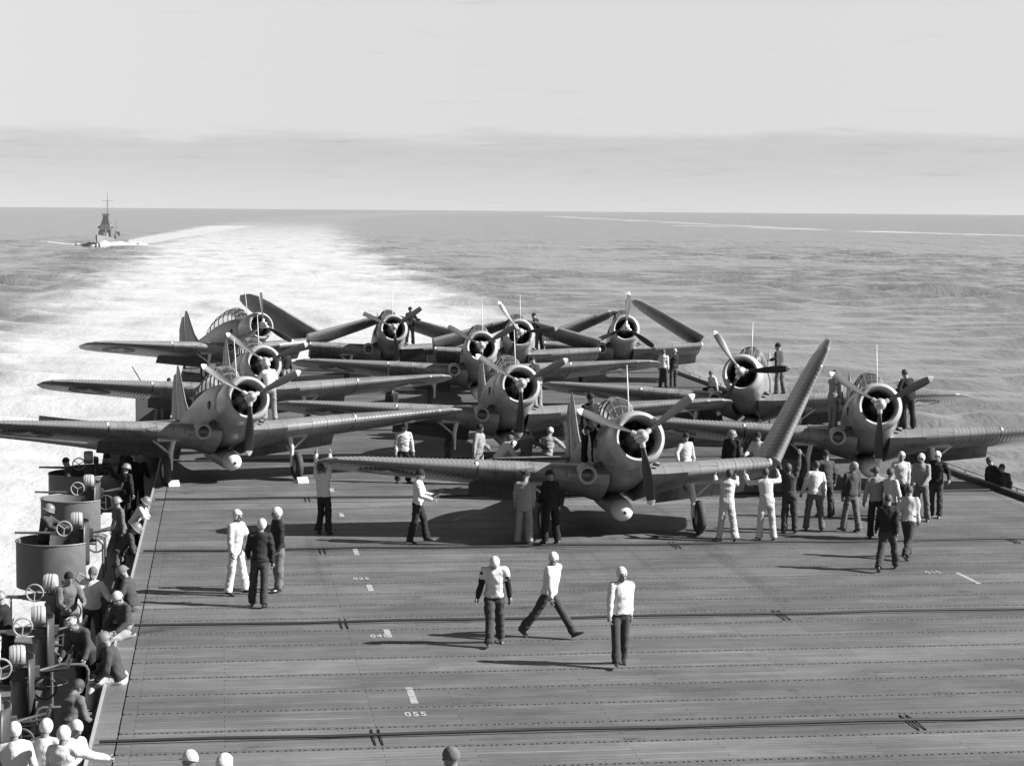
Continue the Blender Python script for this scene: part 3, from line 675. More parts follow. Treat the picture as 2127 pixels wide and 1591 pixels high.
# arm: (upper flex, upper abduct, fore flex, fore abduct) ; leg: (thigh flex, abduct, knee)
def P_walk(st=24, **k): return pose(legL=(st, 2, 6), legR=(-st*.75, 2, 16), armL=(-16, 8, 2, 6), armR=(18, 8, 30, 5), lean=5, **k)
def P_walk2(st=24, **k): return pose(legR=(st, 2, 6), legL=(-st*.75, 2, 16), armR=(-16, 8, 2, 6), armL=(18, 8, 30, 5), lean=5, **k)
PERSONS = 0
def person(loc, yaw, ps, label, top='white', legs='dark', hat=None, hatmat=None, coverall=False, h=1.0, vox=0.016, sleeves=None, seat=None, sitz=0.0, group='deck crew'):
    """yaw 0 faces the camera; the figure is built about its own feet."""
    global PERSONS
    PERSONS += 1; seed = PERSONS; jr = random.Random(seed*13+5)
    ps = dict(ps); ps['lean'] += jr.uniform(-2, 5); ps['roll'] += jr.uniform(-4, 4); ps['twist'] += jr.uniform(-12, 12)
    ps['head'] = tuple(a+jr.uniform(-9, 9) for a in ps['head'])
    for q in ('armL', 'armR'): ps[q] = tuple(a+jr.uniform(-7, 7) for a in ps[q])
    if seat is None:
        for q in ('legL', 'legR'): ps[q] = tuple(a+jr.uniform(-4, 4)*(1, .6, 1)[i] for i, a in enumerate(ps[q]))
    Rt = rz(R(ps['twist']))@rx(R(ps['lean']))@ry(R(ps['roll']))     # lean forward: top moves to -y
    pel = np.zeros(3)
    def tp(v): return pel+Rt@np.array(v, float)
    hipz = 0.0
    J = {}
    for s, nm in ((1, 'L'), (-1, 'R')):    # the person's left is +x when facing -y
        fl, ab, kn = ps['leg'+nm]; hip = pel+np.array([s*.092, 0, -.03])
        def ld(f, a): return np.array([s*math.sin(R(a)), -math.sin(R(f))*math.cos(R(a)), -math.cos(R(f))*math.cos(R(a))])
        kne = hip+ld(fl, ab)*.435; ank = kne+ld(fl-kn, ab*.6)*.425
        fp = max(-50, min(35, (fl-kn)*.75)); fyaw = R(s*9); fd = rz(fyaw)@rx(R(-fp))@np.array([0, -1., 0]) if True else None
        J['hip'+nm], J['kne'+nm], J['ank'+nm], J['fd'+nm], J['fu'+nm] = hip, kne, ank, fd, rz(fyaw)@rx(R(-fp))@np.array([0, 0, 1.])
        fl, ab, f2, a2 = ps['arm'+nm]
        def ad(f, a): return Rt@np.array([s*math.sin(R(a)), -math.sin(R(f))*math.cos(R(a)), -math.cos(R(f))*math.cos(R(a))])
        sh = tp((s*.175, 0, .47)); el = sh+ad(fl, ab)*.285; wr = el+ad(f2, a2)*.25
        J['sh'+nm], J['el'+nm], J['wr'+nm], J['hd'+nm] = sh, el, wr, ad(f2, a2)
    hp, hy, hr = ps['head']; Rh = Rt@rz(R(hy))@rx(R(hp))@ry(R(hr))
    neck = tp((0, .01, .545)); hc = neck+Rt@np.array([0, -.005, .030])+Rh@np.array([0, -.018, .102])
    def hp_(v): return hc+Rh@np.array(v, float)*1.07
    # --- body: one surface
    mb = MB(); E12 = [2*math.pi*k/14 for k in range(14)]
    def torso(mb, prof):
        mb.rings([[tp((hw*math.cos(a), yo+hd*math.sin(a), z)) for a in E12] for z, hw, hd, yo in prof])
    torso(mb, ((-.10, .12, .09, 0), (-.02, .155, .105, .005), (.10, .135, .095, 0), (.22, .138, .098, 0), (.36, .160, .112, -.005), (.46, .150, .10, .005), (.53, .085, .07, .01), (.56, .055, .055, .01)))
    for s, nm in ((1, 'L'), (-1, 'R')):
        limb(mb, [J['hip'+nm], J['kne'+nm], J['ank'+nm]], [.074, .054, .036]); limb(mb, [J['sh'+nm], J['el'+nm], J['wr'+nm]], [.050, .040, .027])
    mb.tube([tp((0, .012, .50)), neck+Rt@np.array([0, -.005, .02]), hp_((0, .02, -.04))], [.068, .060, .058], 12)
    mb.ellipsoid(hp_((0, .012, .025)), (.076, .094, .098), 16, 12, Rh); mb.ellipsoid(hp_((0, -.022, -.045)), (.060, .068, .070), 14, 10, Rh)
    mb.ellipsoid(hp_((0, -.062, -.090)), (.028, .026, .024), 10, 6, Rh)
    mb.ellipsoid(hp_((0, -.098, -.022)), (.014, .022, .030), 8, 6, Rh); mb.ellipsoid(hp_((0, -.078, .018)), (.052, .018, .014), 10, 6, Rh)
    for s in (-1, 1): mb.ellipsoid(hp_((s*.078, .012, -.012)), (.010, .020, .030), 8, 6, Rh)
    me = remesh(mb, vox, 3)
    b2 = MB(); nb = len(me.vertices); co = np.empty(nb*3); me.vertices.foreach_get('co', co)
    b2.v = [tuple(c) for c in co.reshape(-1, 3)]; b2.f = [tuple(p.vertices) for p in me.polygons]; b2.mi = [0]*len(b2.f)
    for s, nm in ((1, 'L'), (-1, 'R')): hand_mesh(b2, J['wr'+nm], J['hd'+nm], Rt@np.array([-s*.9, -.45, 0]), s, 24)
    b2.cur = 1
    if vox < 0.02:
        for s in (-1, 1): b2.ellipsoid(hp_((s*.030, -.080, -.002)), (.018, .012, .010), 8, 5, Rh)
        b2.ellipsoid(hp_((0, -.085, -.066)), (.026, .011, .006), 8, 4, Rh)
    bpy.data.meshes.remove(me)
    me = b2.mesh('person', [SKIN, DARKM], True)
    root = link('person', me)
    # --- clothing
    def shirt(mb):
        torso(mb, ((-.035, .186, .146, .004), (-.01, .188, .147, .004), (.05, .176, .136, .003), (.12, .168, .128, 0), (.24, .174, .130, 0), (.36, .188, .136, -.004), (.45, .182, .124, .004), (.51, .125, .094, .01), (.552, .074, .072, .012)))
    def arms(mb, short=False):
        for nm in 'LR':
            mb.tube([tp((0, .012, .505)), J['sh'+nm]+np.array([0, 0, .0])], [.066, .064], 10)
            if short: e = J['sh'+nm]+(J['el'+nm]-J['sh'+nm])*.55; limb(mb, [J['sh'+nm], e], [.070, .070])
            else:
                w = J['el'+nm]+(J['wr'+nm]-J['el'+nm])*.96; limb(mb, [J['sh'+nm], J['el'+nm], w], [.072, .064, .050])
    def trousers(mb):
        torso(mb, ((.13, .150, .112, .002), (.05, .160, .120, .004), (-.03, .172, .130, .006), (-.10, .160, .120, .01), (-.16, .11, .09, .012)))
        for nm in 'LR':
            a = J['kne'+nm]+(J['ank'+nm]-J['kne'+nm])*1.04; limb(mb, [J['hip'+nm], J['kne'+nm]], [.094, .084]); mb.tube([J['kne'+nm], J['kne'+nm]+(a-J['kne'+nm])*.5, a], [.084, .082, .090], 12)
    kids = []
    def cloth_part(name, build, mt, amp=.0085):
        m = MB(); build(m); me = remesh(m, max(vox*1.15, .018), 3); wrinkle(me, seed*7+len(kids), amp); me.materials.append(mt)
        kids.append(link(name, me, root))
    if coverall: cloth_part('coverall', lambda m: (shirt(m), arms(m), trousers(m)), CL[top], .009)
    else:
        nm_ = 'jacket' if top in ('dark', 'black', 'dim') else 'shirt'
        if sleeves: cloth_part('vest', lambda m: (shirt(m), arms(m, True)), CL[top]); cloth_part('sleeve', lambda m: arms_one(m, 'L'), CL[sleeves]) if False else None
        else: cloth_part(nm_, lambda m: (shirt(m), arms(m)), CL[top])
        if sleeves:
            for q in 'LR': cloth_part('sleeve', lambda m: limb(m, [J['sh'+q]+(J['el'+q]-J['sh'+q])*.3, J['el'+q], J['el'+q]+(J['wr'+q]-J['el'+q])*.96], [.066, .062, .050]), CL[sleeves])
        cloth_part('trousers', trousers, CL[legs])
        mm = MB(); mm.rings([[tp((hw*math.cos(a), yo+hd*math.sin(a), z)) for a in E12] for z, hw, hd, yo in ((-.012, .192, .151, .004), (-.040, .190, .150, .004))], False, False) if nm_ == 'jacket' else None
        if mm.f: mm.obj('waistband', CL[top], root)
    for s, nm in ((1, 'L'), (-1, 'R')):
        a, fd, fu = J['ank'+nm], J['fd'+nm], J['fu'+nm]; la = np.cross(fd, fu); mb = MB(); rs = []
        for t, w, hh in ((-.075, .022, .045), (-.06, .034, .08), (0, .040, .095), (.06, .043, .075), (.12, .048, .058), (.165, .042, .046), (.19, .018, .03)):
            c = a+fd*t-fu*.075; rs.append([c+la*w*math.cos(2*math.pi*k/10)+fu*(hh/2+hh/2*math.sin(2*math.pi*k/10)) for k in range(10)])
        mb.rings(rs); mb.obj('shoe', SHOE, root)
    if hat:
        mb = MB()
        hm = hatmat or {'cloth': CL['white'], 'steel': HELM, 'cap': CL['dark'], 'hair': HAIR, 'sailor': CL['white'], 'ball': CL['dark']}[hat]
        def shell(rad, c0, zmin, front):
            rs = []
            for j in range(10):
                t = math.pi*.02+(math.pi*.74)*j/9; ring = []
                for k in range(20):
                    a = 2*math.pi*k/20; p = np.array([rad[0]*math.sin(t)*math.cos(a), rad[1]*math.sin(t)*math.sin(a), rad[2]*math.cos(t)])+c0
                    zc = zmin if p[1] > -.022 else zmin+(front-zmin)*min(1, (-.022-p[1])/.03)
                    if p[2] < zc:
                        p[2] = zc
                    ring.append(hp_(p))
                rs.append(ring)
            return rs
        if hat == 'cloth': mb.rings(shell((.090, .108, .112), np.array([0, .010, .024]), -.095, .056), True, False)
        elif hat == 'hair': mb.rings(shell((.083, .102, .106), np.array([0, .014, .026]), -.030, .055), True, False)
        elif hat == 'cap': mb.rings(shell((.088, .106, .112), np.array([0, .012, .030]), .005, .030), True, False)
        elif hat == 'ball':
            mb.rings(shell((.088, .106, .108), np.array([0, .012, .030]), .012, .030), True, False)
            mb.rings([[hp_((.075*math.cos(a), -.085+(-.075)*t*math.sin(a), .034-.018*t*math.sin(a))) for a in [math.pi*k/8 for k in range(9)]] for t in (0, 1)], False, False, False)
        elif hat == 'sailor':
            mb.revolve([(.115, .001), (.11, .07), (.045, .092), (.045, .104), (.092, .112), (.094, .106), (.05, .097)], hc+Rh@np.array([0, .012, -.005]), Rh@np.array([0, .1, 1.]), 18)
        elif hat == 'steel':
            mb.revolve([(.155, .001), (.152, .05), (.130, .095), (.09, .122), (.04, .134), (.008, .146), (.0, .158), (-.004, .156), (.01, .14)], hc+Rh@np.array([0, .012, -.012]), Rh@np.array([0, -.08, 1.]), 22)
        mb.obj({'cloth': 'cloth_helmet', 'hair': 'hair', 'cap': 'knit_cap', 'ball': 'cap', 'sailor': 'sailor_hat', 'steel': 'steel_helmet'}[hat], hm, root)
    zmin = min(min((J['ank'+n]-J['fu'+n]*.075)[2], (J['ank'+n]+J['fd'+n]*.15-J['fu'+n]*.075)[2]) for n in 'LR')
    z0 = -zmin*h if seat is None else (.118*h+sitz)
    root.location = (loc[0], loc[1], loc[2]+z0+.002); root.rotation_euler = (0, 0, R(yaw)); root.scale = (h, h, h)
    tag(root, label, 'person', group)
    return root

# ------------------------------------------------------------------ gun galleries beside the deck
GZ = -0.95
def build_galleries():
    g = MB(); g.box(-4.35, -2.02, 18, 43.6, GZ-.08, GZ); g.box(-3.05, -2.02, 43.603, 66, GZ-.08, GZ); gal = struct(g.obj('gun_gallery', GREYP, None, False))
    k = 0
    for y in np.arange(26.5, 43.6, 1.6):
        mb = MB(); mb.tube([(0, 0, 0), (0, 0, 1.02)], .022, 6); o = mb.obj('rail_post', GREYL, gal); o.location = (-4.28, y, GZ)
    for z in (.5, 1.0):
        mb = MB(); mb.tube([(-4.28, 26, GZ+z), (-4.28, 36, GZ+z-.01), (-4.28, 43.5, GZ+z)], .016, 6); mb.obj('guard_rail', GREYL, gal)
    mb = MB(); mb.box(-2.06, -2.0, 18, 64, GZ, -.28); mb.obj('bulkhead', DARKM, gal, False)
    g2 = MB(); g2.box(-3.6, -2.02, 66.1, 106, GZ-.5, GZ-.42); struct(g2.obj('aft_walkway', GREYP, None, False))
    # outboard brackets below the gallery
    for y in np.arange(22, 64, 4.2):
        mb = MB(); mb.tube([(-4.2 if y < 43 else -2.9, y, GZ-.08), (-1.9, y, GZ-2.6)], .07, 6); mb.obj('bracket', GREYP, gal)
    cw = MB(); cw.box(XR+.17, XR+1.35, 30, 106, -1.2, -1.12); rc = struct(cw.obj('right_walkway', GREYP, None, False))
    for y in np.arange(50, 104, 2.2):
        mb = MB(); mb.tube([(0, 0, 0), (0, 0, .95)], .022, 6); o = mb.obj('rail_post', DARKM, rc); o.location = (XR+1.28, y, -1.12)
    for z in (.5, .95):
        mb = MB(); mb.tube([(XR+1.28, 48, -1.12+z), (XR+1.28, 104, -1.12+z)], .014, 5); mb.obj('guard_rail', DARKM, rc)
build_galleries()
def tub(x, y, r, a0, a1, z0, z1, label, m=None, th=.03):
    t = empty('gun_tub', (x, y, z0)); tag(t, label, 'gun tub', 'round gun tubs on the left gallery')
    mb = MB(); n = 30; rs = []
    for k in range(n+1):
        a = R(a0+(a1-a0)*k/n); c, s = math.cos(a), math.sin(a)
        rs.append([(r*c, r*s, 0), (r*c, r*s, z1-z0), ((r-th)*c, (r-th)*s, z1-z0), ((r-th)*c, (r-th)*s, 0)])
    mb.rings(rs); mb.obj('splinter_shield', m or GREYP, t)
    mb = MB(); mb.revolve([(.0, r-.04), (.03, r-.04), (.03, .001)], (0, 0, .02), (0, 0, 1), 28, True); mb.obj('tub_floor', GREYP, t)
    mb = MB(); rs = [(r*math.cos(R(a0+(a1-a0)*k/24))-.005*math.cos(R(a0)), r*math.sin(R(a0+(a1-a0)*k/24)), z1-z0+.012) for k in range(25)]; mb.tube(rs, .02, 6); mb.obj('rim', GREYP, t)
    return t
tub(-3.84, 48.35, .90, 45, 322, -.72, .32, 'grey round gun tub beside the deck, nearest the camera')
tub(-3.88, 55.2, .88, 45, 322, -.72, .34, 'second round gun tub, just behind the nearest tub')
tub(-4.0, 60.6, 1.0, 45, 322, -.72, .32, 'third round gun tub, in the shade of the left front bomber wing')

def gun20():
    t = empty('machine_cannon')
    mb = MB(); mb.revolve([(0, .30), (.06, .30), (.09, .20), (.9, .13), (1.0, .15), (1.05, .15), (1.05, .01)], (0, 0, 0), (0, 0, 1), 18, True); mb.obj('pedestal', GREYP, t)
    mb = MB(); mb.rings([[(.35, -.07, 1.10), (.35, .07, 1.10), (.35, .07, 1.27), (.35, -.07, 1.27)], [(-.35, -.07, 1.10), (-.35, .07, 1.10), (-.35, .07, 1.25), (-.35, -.07, 1.25)], [(-.6, -.04, 1.13), (-.6, .04, 1.13), (-.6, .04, 1.21), (-.6, -.04, 1.21)]]); mb.box(-.10, .10, -.13, -.075, .98, 1.24); mb.box(-.10, .10, .075, .13, .98, 1.24); mb.obj('receiver', GUNM, t, False)
    mb = MB(); mb.tube([(-.55, 0, 1.17), (-.8, 0, 1.18), (-1.36, 0, 1.20), (-1.42, 0, 1.20)], [.045, .035, .026, .032], 10); mb.obj('barrel', GUNM, t)
    mb = MB(); mb.revolve([(-.13, .02), (-.13, .165), (-.09, .185), (.09, .185), (.13, .165), (.13, .02)], (-.02, 0, 1.46), (1, 0, 0), 22, True, True)
    for q in (-.06, .0, .06): mb.revolve([(-.008, .186), (-.008, .194), (.008, .194), (.008, .186)], (-.02+q, 0, 1.46), (1, 0, 0), 22)
    mb.obj('magazine_drum', mat('magazine_paint', 0.28, 0.5, 0.15, 5), t)
    mb = MB(); ring = [(-.25+.0*math.cos(a), .26*math.cos(a), 1.46+.26*math.sin(a)) for a in [2*math.pi*k/24 for k in range(25)]]
    mb = MB(); pts = [(-.30+0.17*math.cos(2*math.pi*k/24), -.22, 1.30+.17*math.sin(2*math.pi*k/24)) for k in range(25)]; mb.tube(pts, .018, 6)
    for a in (0.4, 2.5, 4.6): mb.tube([(-.30, -.22, 1.30), (-.30+.17*math.cos(a), -.22, 1.30+.17*math.sin(a))], .014, 5)
    mb.obj('ring_sight', GREYL, t)
    for s in (-1, 1):   # curved dark shield plates either side of the barrel
        mb = MB(); rs = []
        for j in range(7):
            f = j/6; hw = .44*math.sin(math.pi*(.18+.64*f)); zz = .45+1.0*f
            rs.append([(.25-.12*(q/6)**2-.0, s*(.10+hw*q/6), zz) for q in range(7)])
        mb.rings(rs if s < 0 else [r[::-1] for r in rs], False, False, False); o = mb.obj('gun_shield', DARKM, t); sm = o.modifiers.new('t', 'SOLIDIFY'); sm.thickness = .018
        mb = MB(); mb.tube([(.35, s*.05, 1.18), (.62, s*.16, 1.22), (.80, s*.18, 1.26), (.86, s*.18, 1.40)], .025, 7); mb.obj('shoulder_rest', GUNM, t)
    mb = MB(); pts = [(.50, .20+.0, 1.05)]; mb.tube([(.42+.19*math.cos(2*math.pi*k/20), -.16, .92+.19*math.sin(2*math.pi*k/20)) for k in range(21)], .02, 6); mb.tube([(.42, -.16, .73), (.42, -.16, 1.11)], .015, 5); mb.tube([(.2, -.1, .92), (.42, -.16, .92)], .025, 6); mb.obj('hand_wheel', GUNM, t)
    return t
gp = gun20(); first = True
for x, y, z, r, lb in ((-3.45, 42.3, GZ-.1, -6, 'light automatic gun farthest aft of the near row, beside the capped men'),
                 (-3.40, 38.9, GZ-.1, 4, 'second light automatic gun of the near row, pale magazine and ring'),
                 (-3.45, 35.4, GZ-.1, 8, 'third light automatic gun of the near row, nearer the camera'),
                 (-3.50, 31.9, GZ-.1, 2, 'nearest light automatic gun, at the left edge of the picture'),
                 (-3.35, 48.45, -.69, 3, 'light automatic gun standing in the nearest round tub'),
                 (-3.5, 55.3, -.69, 0, 'light automatic gun standing in the second round tub'),
                 (-3.85, 60.7, -.69, 5, 'light automatic gun in the shaded third tub')):
    o = gp if first else copy_tree(gp); first = False
    o.location = (x, y, z); o.rotation_euler = (0, 0, R(r)); tag(o, lb, 'gun', 'light automatic guns on the left gallery')
# dark canvas covered ready lockers between the near guns
def locker(x, y, h, label):
    mb = MB(); rs = []
    for z, f in ((0, 1.0), (.1, 1.05), (h*.6, 1.0), (h*.85, .9), (h*.97, .65), (h, .3)):
        rs.append([(f*.32*math.copysign(abs(math.cos(a))**.6, math.cos(a)), f*.30*math.copysign(abs(math.sin(a))**.6, math.sin(a)), z) for a in [2*math.pi*k/20 for k in range(20)]])
    t = empty('ready_locker', (x, y, GZ)); mb.obj('canvas_cover', CL['black'], t, True, None)
    mb = MB(); mb.tube([(.40*math.cos(a), .33*math.sin(a), h*.55) for a in [2*math.pi*k/20 for k in range(21)]], .012, 5); mb.obj('lashing', ROPE, t)
    tag(t, label, 'locker', 'covered lockers between the near guns')
locker(-3.02, 39.7, 1.22, 'dark canvas covered locker by the second gun'); locker(-3.10, 36.3, 1.25, 'dark canvas covered locker by the third gun'); locker(-3.12, 32.8, 1.30, 'dark canvas covered locker by the nearest gun')
def pipe_rail(x, y, label):
    mb = MB(); mb.tube([(0, 0, 0), (0, 0, .95), (.04, 0, 1.03), (.12, 0, 1.06), (.5, 0, 1.06), (.58, 0, 1.03), (.62, 0, .95), (.62, 0, 0)], .024, 7); o = mb.obj('pipe_rail', GREYP); o.location = (x, y, GZ); tag(o, label, 'rail', 'bent pipe rails in the gallery')
pipe_rail(-2.95, 36.0, 'bent pipe rail behind the seated man in pale trousers'); pipe_rail(-2.95, 32.9, 'bent pipe rail beside the bareheaded man in the gallery')
def dodger():
    t = empty('canvas_dodger', (-4.33, 36.6, GZ)); tag(t, 'pale canvas windbreak laced along the outer gallery rail', 'windbreak')
    for k in range(4):
        mb = MB(); rs = []
        for j in range(13):
            y = k*1.6+.03+1.54*j/12; b = .05*math.sin(math.pi*j/12); rs.append([(-b, y, .12), (-b*1.6, y, .5), (-b, y, .86-.03*math.sin(math.pi*j/12)), (-b+.012, y, .86-.03*math.sin(math.pi*j/12)), (-b*1.6+.012, y, .5), (-b+.012, y, .12)])
        mb.rings(rs); mb.obj('canvas_panel', CANVAS, t)
dodger()
def ammo_boxes():
    r = random.Random(11)
    for i, (x, y, lb) in enumerate(((-2.35, 43.0, 'beside the standing capped men'), (-2.5, 35.6, 'behind the nearest deck edge sitter'), (-2.6, 46.0, 'on the walkway before the nearest tub'), (-2.75, 56.2, 'on the walkway beside the second tub'), (-3.75, 33.6, 'at the foot of the nearest gun'))):
        t = empty('ammunition_box', (x, y, GZ), r.uniform(-.3, .3)); tag(t, 'dark steel ammunition box '+lb, 'box', 'ammunition boxes in the gallery')
        mb = MB(); mb.box(-.22, .22, -.16, .16, 0, .36); mb.obj('box_body', GREYP, t, False); mb = MB(); mb.box(-.235, .235, -.175, .175, .362, .40); mb.obj('lid', DARKM, t, False)
        mb = MB(); mb.tube([(-.1, -.18, .25), (-.08, -.21, .2), (.08, -.21, .2), (.1, -.18, .25)], .012, 5); mb.obj('handle', GUNM, t)
    for i, (x, y, h, lb) in enumerate(((-2.25, 45.2, .55, 'beside the leaning helmeted man'), (-2.95, 44.2, .95, 'ahead of the nearest tub'), (-2.9, 50.6, .8, 'between the two nearer tubs'))):
        mb = MB(); mb.tube([(0, 0, 0), (0, 0, h), (-.15, .1, h+.12), (-.15, .9, h+.12), (0, 1.0, h), (0, 1.0, 0)], .03, 7); o = mb.obj('pipe_bend', GREYP); o.location = (x, y, GZ); tag(o, 'bent grey pipe '+lb, 'pipe', 'pipes in the gallery')
    mb = MB(); mb.tube([(-4.0+.012*k*k*.2, 46.9+.1*math.sin(k), GZ+.1+.32*k) if 0 else (-2.98+.05*math.sin(k*1.3), 45.3+.35*k, GZ+.35+.12*math.cos(k*1.7)) for k in range(9)], .028, 7); o = mb.obj('fire_hose', CANVAS); tag(o, 'pale hose slung along the walkway rail', 'hose')
ammo_boxes()
# heavy guns farther aft on the left
def heavy_gun(x, y, z, yaw, elev, label):
    t = empty('deck_gun', (x, y, z), R(yaw)); tag(t, label, 'gun', 'heavy guns on the left side')
    mb = MB(); mb.revolve([(0, .9), (.12, .9), (.15, .6), (.7, .5), (.75, .55)], (0, 0, -1.2), (0, 0, 1), 20, True, True); mb.obj('gun_base', GREYP, t)
    e = R(elev); d = np.array([-math.cos(e), 0, math.sin(e)])
    mb = MB(); c = np.array([0, 0, .35]); mb.tube([c+d*.5, c+d*1.2, c+d*2.6, c+d*3.75, c+d*3.8], [.19, .15, .11, .095, .10], 14); mb.obj('barrel', GREYL, t)
    mb = MB(); mb.tube([c-d*.9, c-d*.85, c+d*.5], [.18, .24, .22], 12); mb.obj('breech', GUNM, t)
    for s in (-1, 1):
        mb = MB(); mb.rings([[(-.35, s*.30, -.5), (.4, s*.30, -.5), (.25, s*.30, .45), (-.2, s*.30, .45)], [(-.35, s*.38, -.5), (.4, s*.38, -.5), (.25, s*.38, .45), (-.2, s*.38, .45)]]); mb.obj('cheek_plate', GREYP, t, False)
    return t
heavy_gun(-3.55, 68.2, -.1, -8, 5, 'long grey gun barrel pointing outboard, nearer of two behind the left wing')
heavy_gun(-2.75, 75.0, -.35, -4, 7, 'long grey gun barrel pointing outboard, farther of two behind the left wing')
def bundle(x, y, z, label):
    t = empty('canvas_bundle', (x, y, z)); tag(t, label, 'canvas bundle'); r = random.Random(5)
    for k in range(6):
        mb = MB(); a = r.uniform(0, 3.1); c = np.array([r.uniform(-.5, .5), r.uniform(-.3, .3), .12+.07*k % .3]); d = np.array([math.cos(a)*.42, math.sin(a)*.15, r.uniform(-.05, .05)])
        mb.tube([c-d, c-d*.5+np.array([0, 0, .04]), c+d*.4, c+d], [.06, .12, .11, .05], 9); mb.obj('canvas_roll', CANVAS, t)
bundle(-2.45, 72.8, -.05, 'pale rolled canvas heaped beside the farther heavy gun')
# screen box and thin gun tube at the far left edge
t = empty('shield_box', (-3.0, 90.2, -1.2)); tag(t, 'dark low shield box at the far left deck edge', 'gun shield')
mb = MB(); mb.box(-.7, .75, -.04, .04, 0, 1.35); mb.obj('front_plate', GREYP, t, False); mb = MB(); mb.box(-.74, -.703, -.04, 1.2, 0, 1.32); mb.obj('side_plate', GREYP, t, False); mb = MB(); mb.tube([(.0, .6, .9), (-.55, .5, 1.75), (-.9, .45, 2.35)], [.05, .03, .022], 7); mb.obj('barrel', GUNM, t)
# boom frame at the far right edge
t = empty('boom_frame', (XR+.6, 88, -.8)); tag(t, 'dark open boom frame with struts at the far right deck edge', 'boom')
for a, b in (((-.6, 3, .6), (1.9, -.5, .75)), ((1.9, -.5, .75), (2.5, -3.2, -.3)), ((.6, 1.0, .68), (.2, -.5, -.6)), ((-.6, 3, .6), (-.6, 3, -.4)), ((1.9, -.5, .75), (.9, .2, -.7))):
    mb = MB(); mb.tube([a, b], .05, 6); mb.obj('strut', DARKM, t)

# ------------------------------------------------------------------ the escorting destroyer
def destroyer():
    t = empty('destroyer', (-78, 1326, SEA_Z), R(-6.5)); tag(t, 'grey destroyer steaming toward us in the distance, bow wave at its stem', 'warship')
    HG = mat('destroyer_paint_hazed', 0.14, 0.6, 0.12, 0.3); DG = mat('destroyer_dark_hazed', 0.085, 0.6, 0.15, 0.3)  # ship greys lightened so the colour itself carries the distance haze
    mb = MB(); secs = []
    for y, hw, top, bot in ((0, .15, 7.6, 3.0), (4, 1.3, 7.2, 0), (12, 3.2, 6.6, -1), (28, 5.0, 5.4, -1), (45, 5.4, 3.6, -1), (48, 5.4, 3.2, -1), (85, 5.0, 3.0, -1), (100, 4.2, 3.1, -1), (104, 3.0, 3.2, .5)):
        secs.append([(-hw, y-(1.2 if y < 1 else 0), top), (-hw*.8, y, top*.4), (-hw*.45 if y < 13 else -hw*.85, y, bot), (hw*.45 if y < 13 else hw*.85, y, bot), (hw*.8, y, top*.4), (hw, y-(1.2 if y < 1 else 0), top)])
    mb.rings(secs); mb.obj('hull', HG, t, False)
    def block(name, x0, x1, y0, y1, z0, z1, m=HG):
        mb = MB(); f = .88; i = mb.addv([(x0, y0, z0), (x1, y0, z0), (x1, y1, z0), (x0, y1, z0), (x0*f, y0+.4, z1), (x1*f, y0+.4, z1), (x1*f, y1-.4, z1), (x0*f, y1-.4, z1)])
        for q in ((0, 3, 2, 1), (4, 5, 6, 7), (0, 1, 5, 4), (1, 2, 6, 5), (2, 3, 7, 6), (3, 0, 4, 7)): mb.face([i+k for k in q])
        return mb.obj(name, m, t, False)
    def turret(y, z):
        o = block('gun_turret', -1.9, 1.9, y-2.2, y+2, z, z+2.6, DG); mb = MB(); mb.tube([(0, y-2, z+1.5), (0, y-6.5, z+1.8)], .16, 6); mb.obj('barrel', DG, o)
    turret(16, 6.3); turret(23, 8.4); block('gun_platform', -2.6, 2.6, 20, 28, 5.3, 8.4)
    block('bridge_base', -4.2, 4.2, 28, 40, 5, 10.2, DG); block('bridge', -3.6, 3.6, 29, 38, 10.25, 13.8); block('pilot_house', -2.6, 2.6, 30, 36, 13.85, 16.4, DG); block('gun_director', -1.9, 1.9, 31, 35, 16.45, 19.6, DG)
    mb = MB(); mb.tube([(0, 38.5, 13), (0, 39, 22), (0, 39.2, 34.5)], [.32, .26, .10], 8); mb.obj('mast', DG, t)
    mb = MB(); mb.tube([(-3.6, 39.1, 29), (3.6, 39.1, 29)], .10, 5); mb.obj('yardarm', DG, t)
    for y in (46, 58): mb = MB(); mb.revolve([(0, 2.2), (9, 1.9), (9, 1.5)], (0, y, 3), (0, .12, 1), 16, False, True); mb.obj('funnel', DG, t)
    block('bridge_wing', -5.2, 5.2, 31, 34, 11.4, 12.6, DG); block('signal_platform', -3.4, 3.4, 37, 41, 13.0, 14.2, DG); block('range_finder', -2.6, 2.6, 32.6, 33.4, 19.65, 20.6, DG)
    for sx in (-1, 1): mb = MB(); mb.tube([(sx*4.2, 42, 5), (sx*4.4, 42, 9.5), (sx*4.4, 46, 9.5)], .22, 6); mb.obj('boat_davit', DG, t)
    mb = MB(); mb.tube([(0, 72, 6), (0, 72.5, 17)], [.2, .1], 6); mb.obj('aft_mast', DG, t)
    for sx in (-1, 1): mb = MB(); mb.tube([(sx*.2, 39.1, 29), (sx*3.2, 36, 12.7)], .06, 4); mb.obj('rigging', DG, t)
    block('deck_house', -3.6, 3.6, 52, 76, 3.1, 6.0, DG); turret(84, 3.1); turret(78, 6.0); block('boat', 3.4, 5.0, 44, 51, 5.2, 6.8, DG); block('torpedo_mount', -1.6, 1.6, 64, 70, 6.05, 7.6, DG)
destroyer()
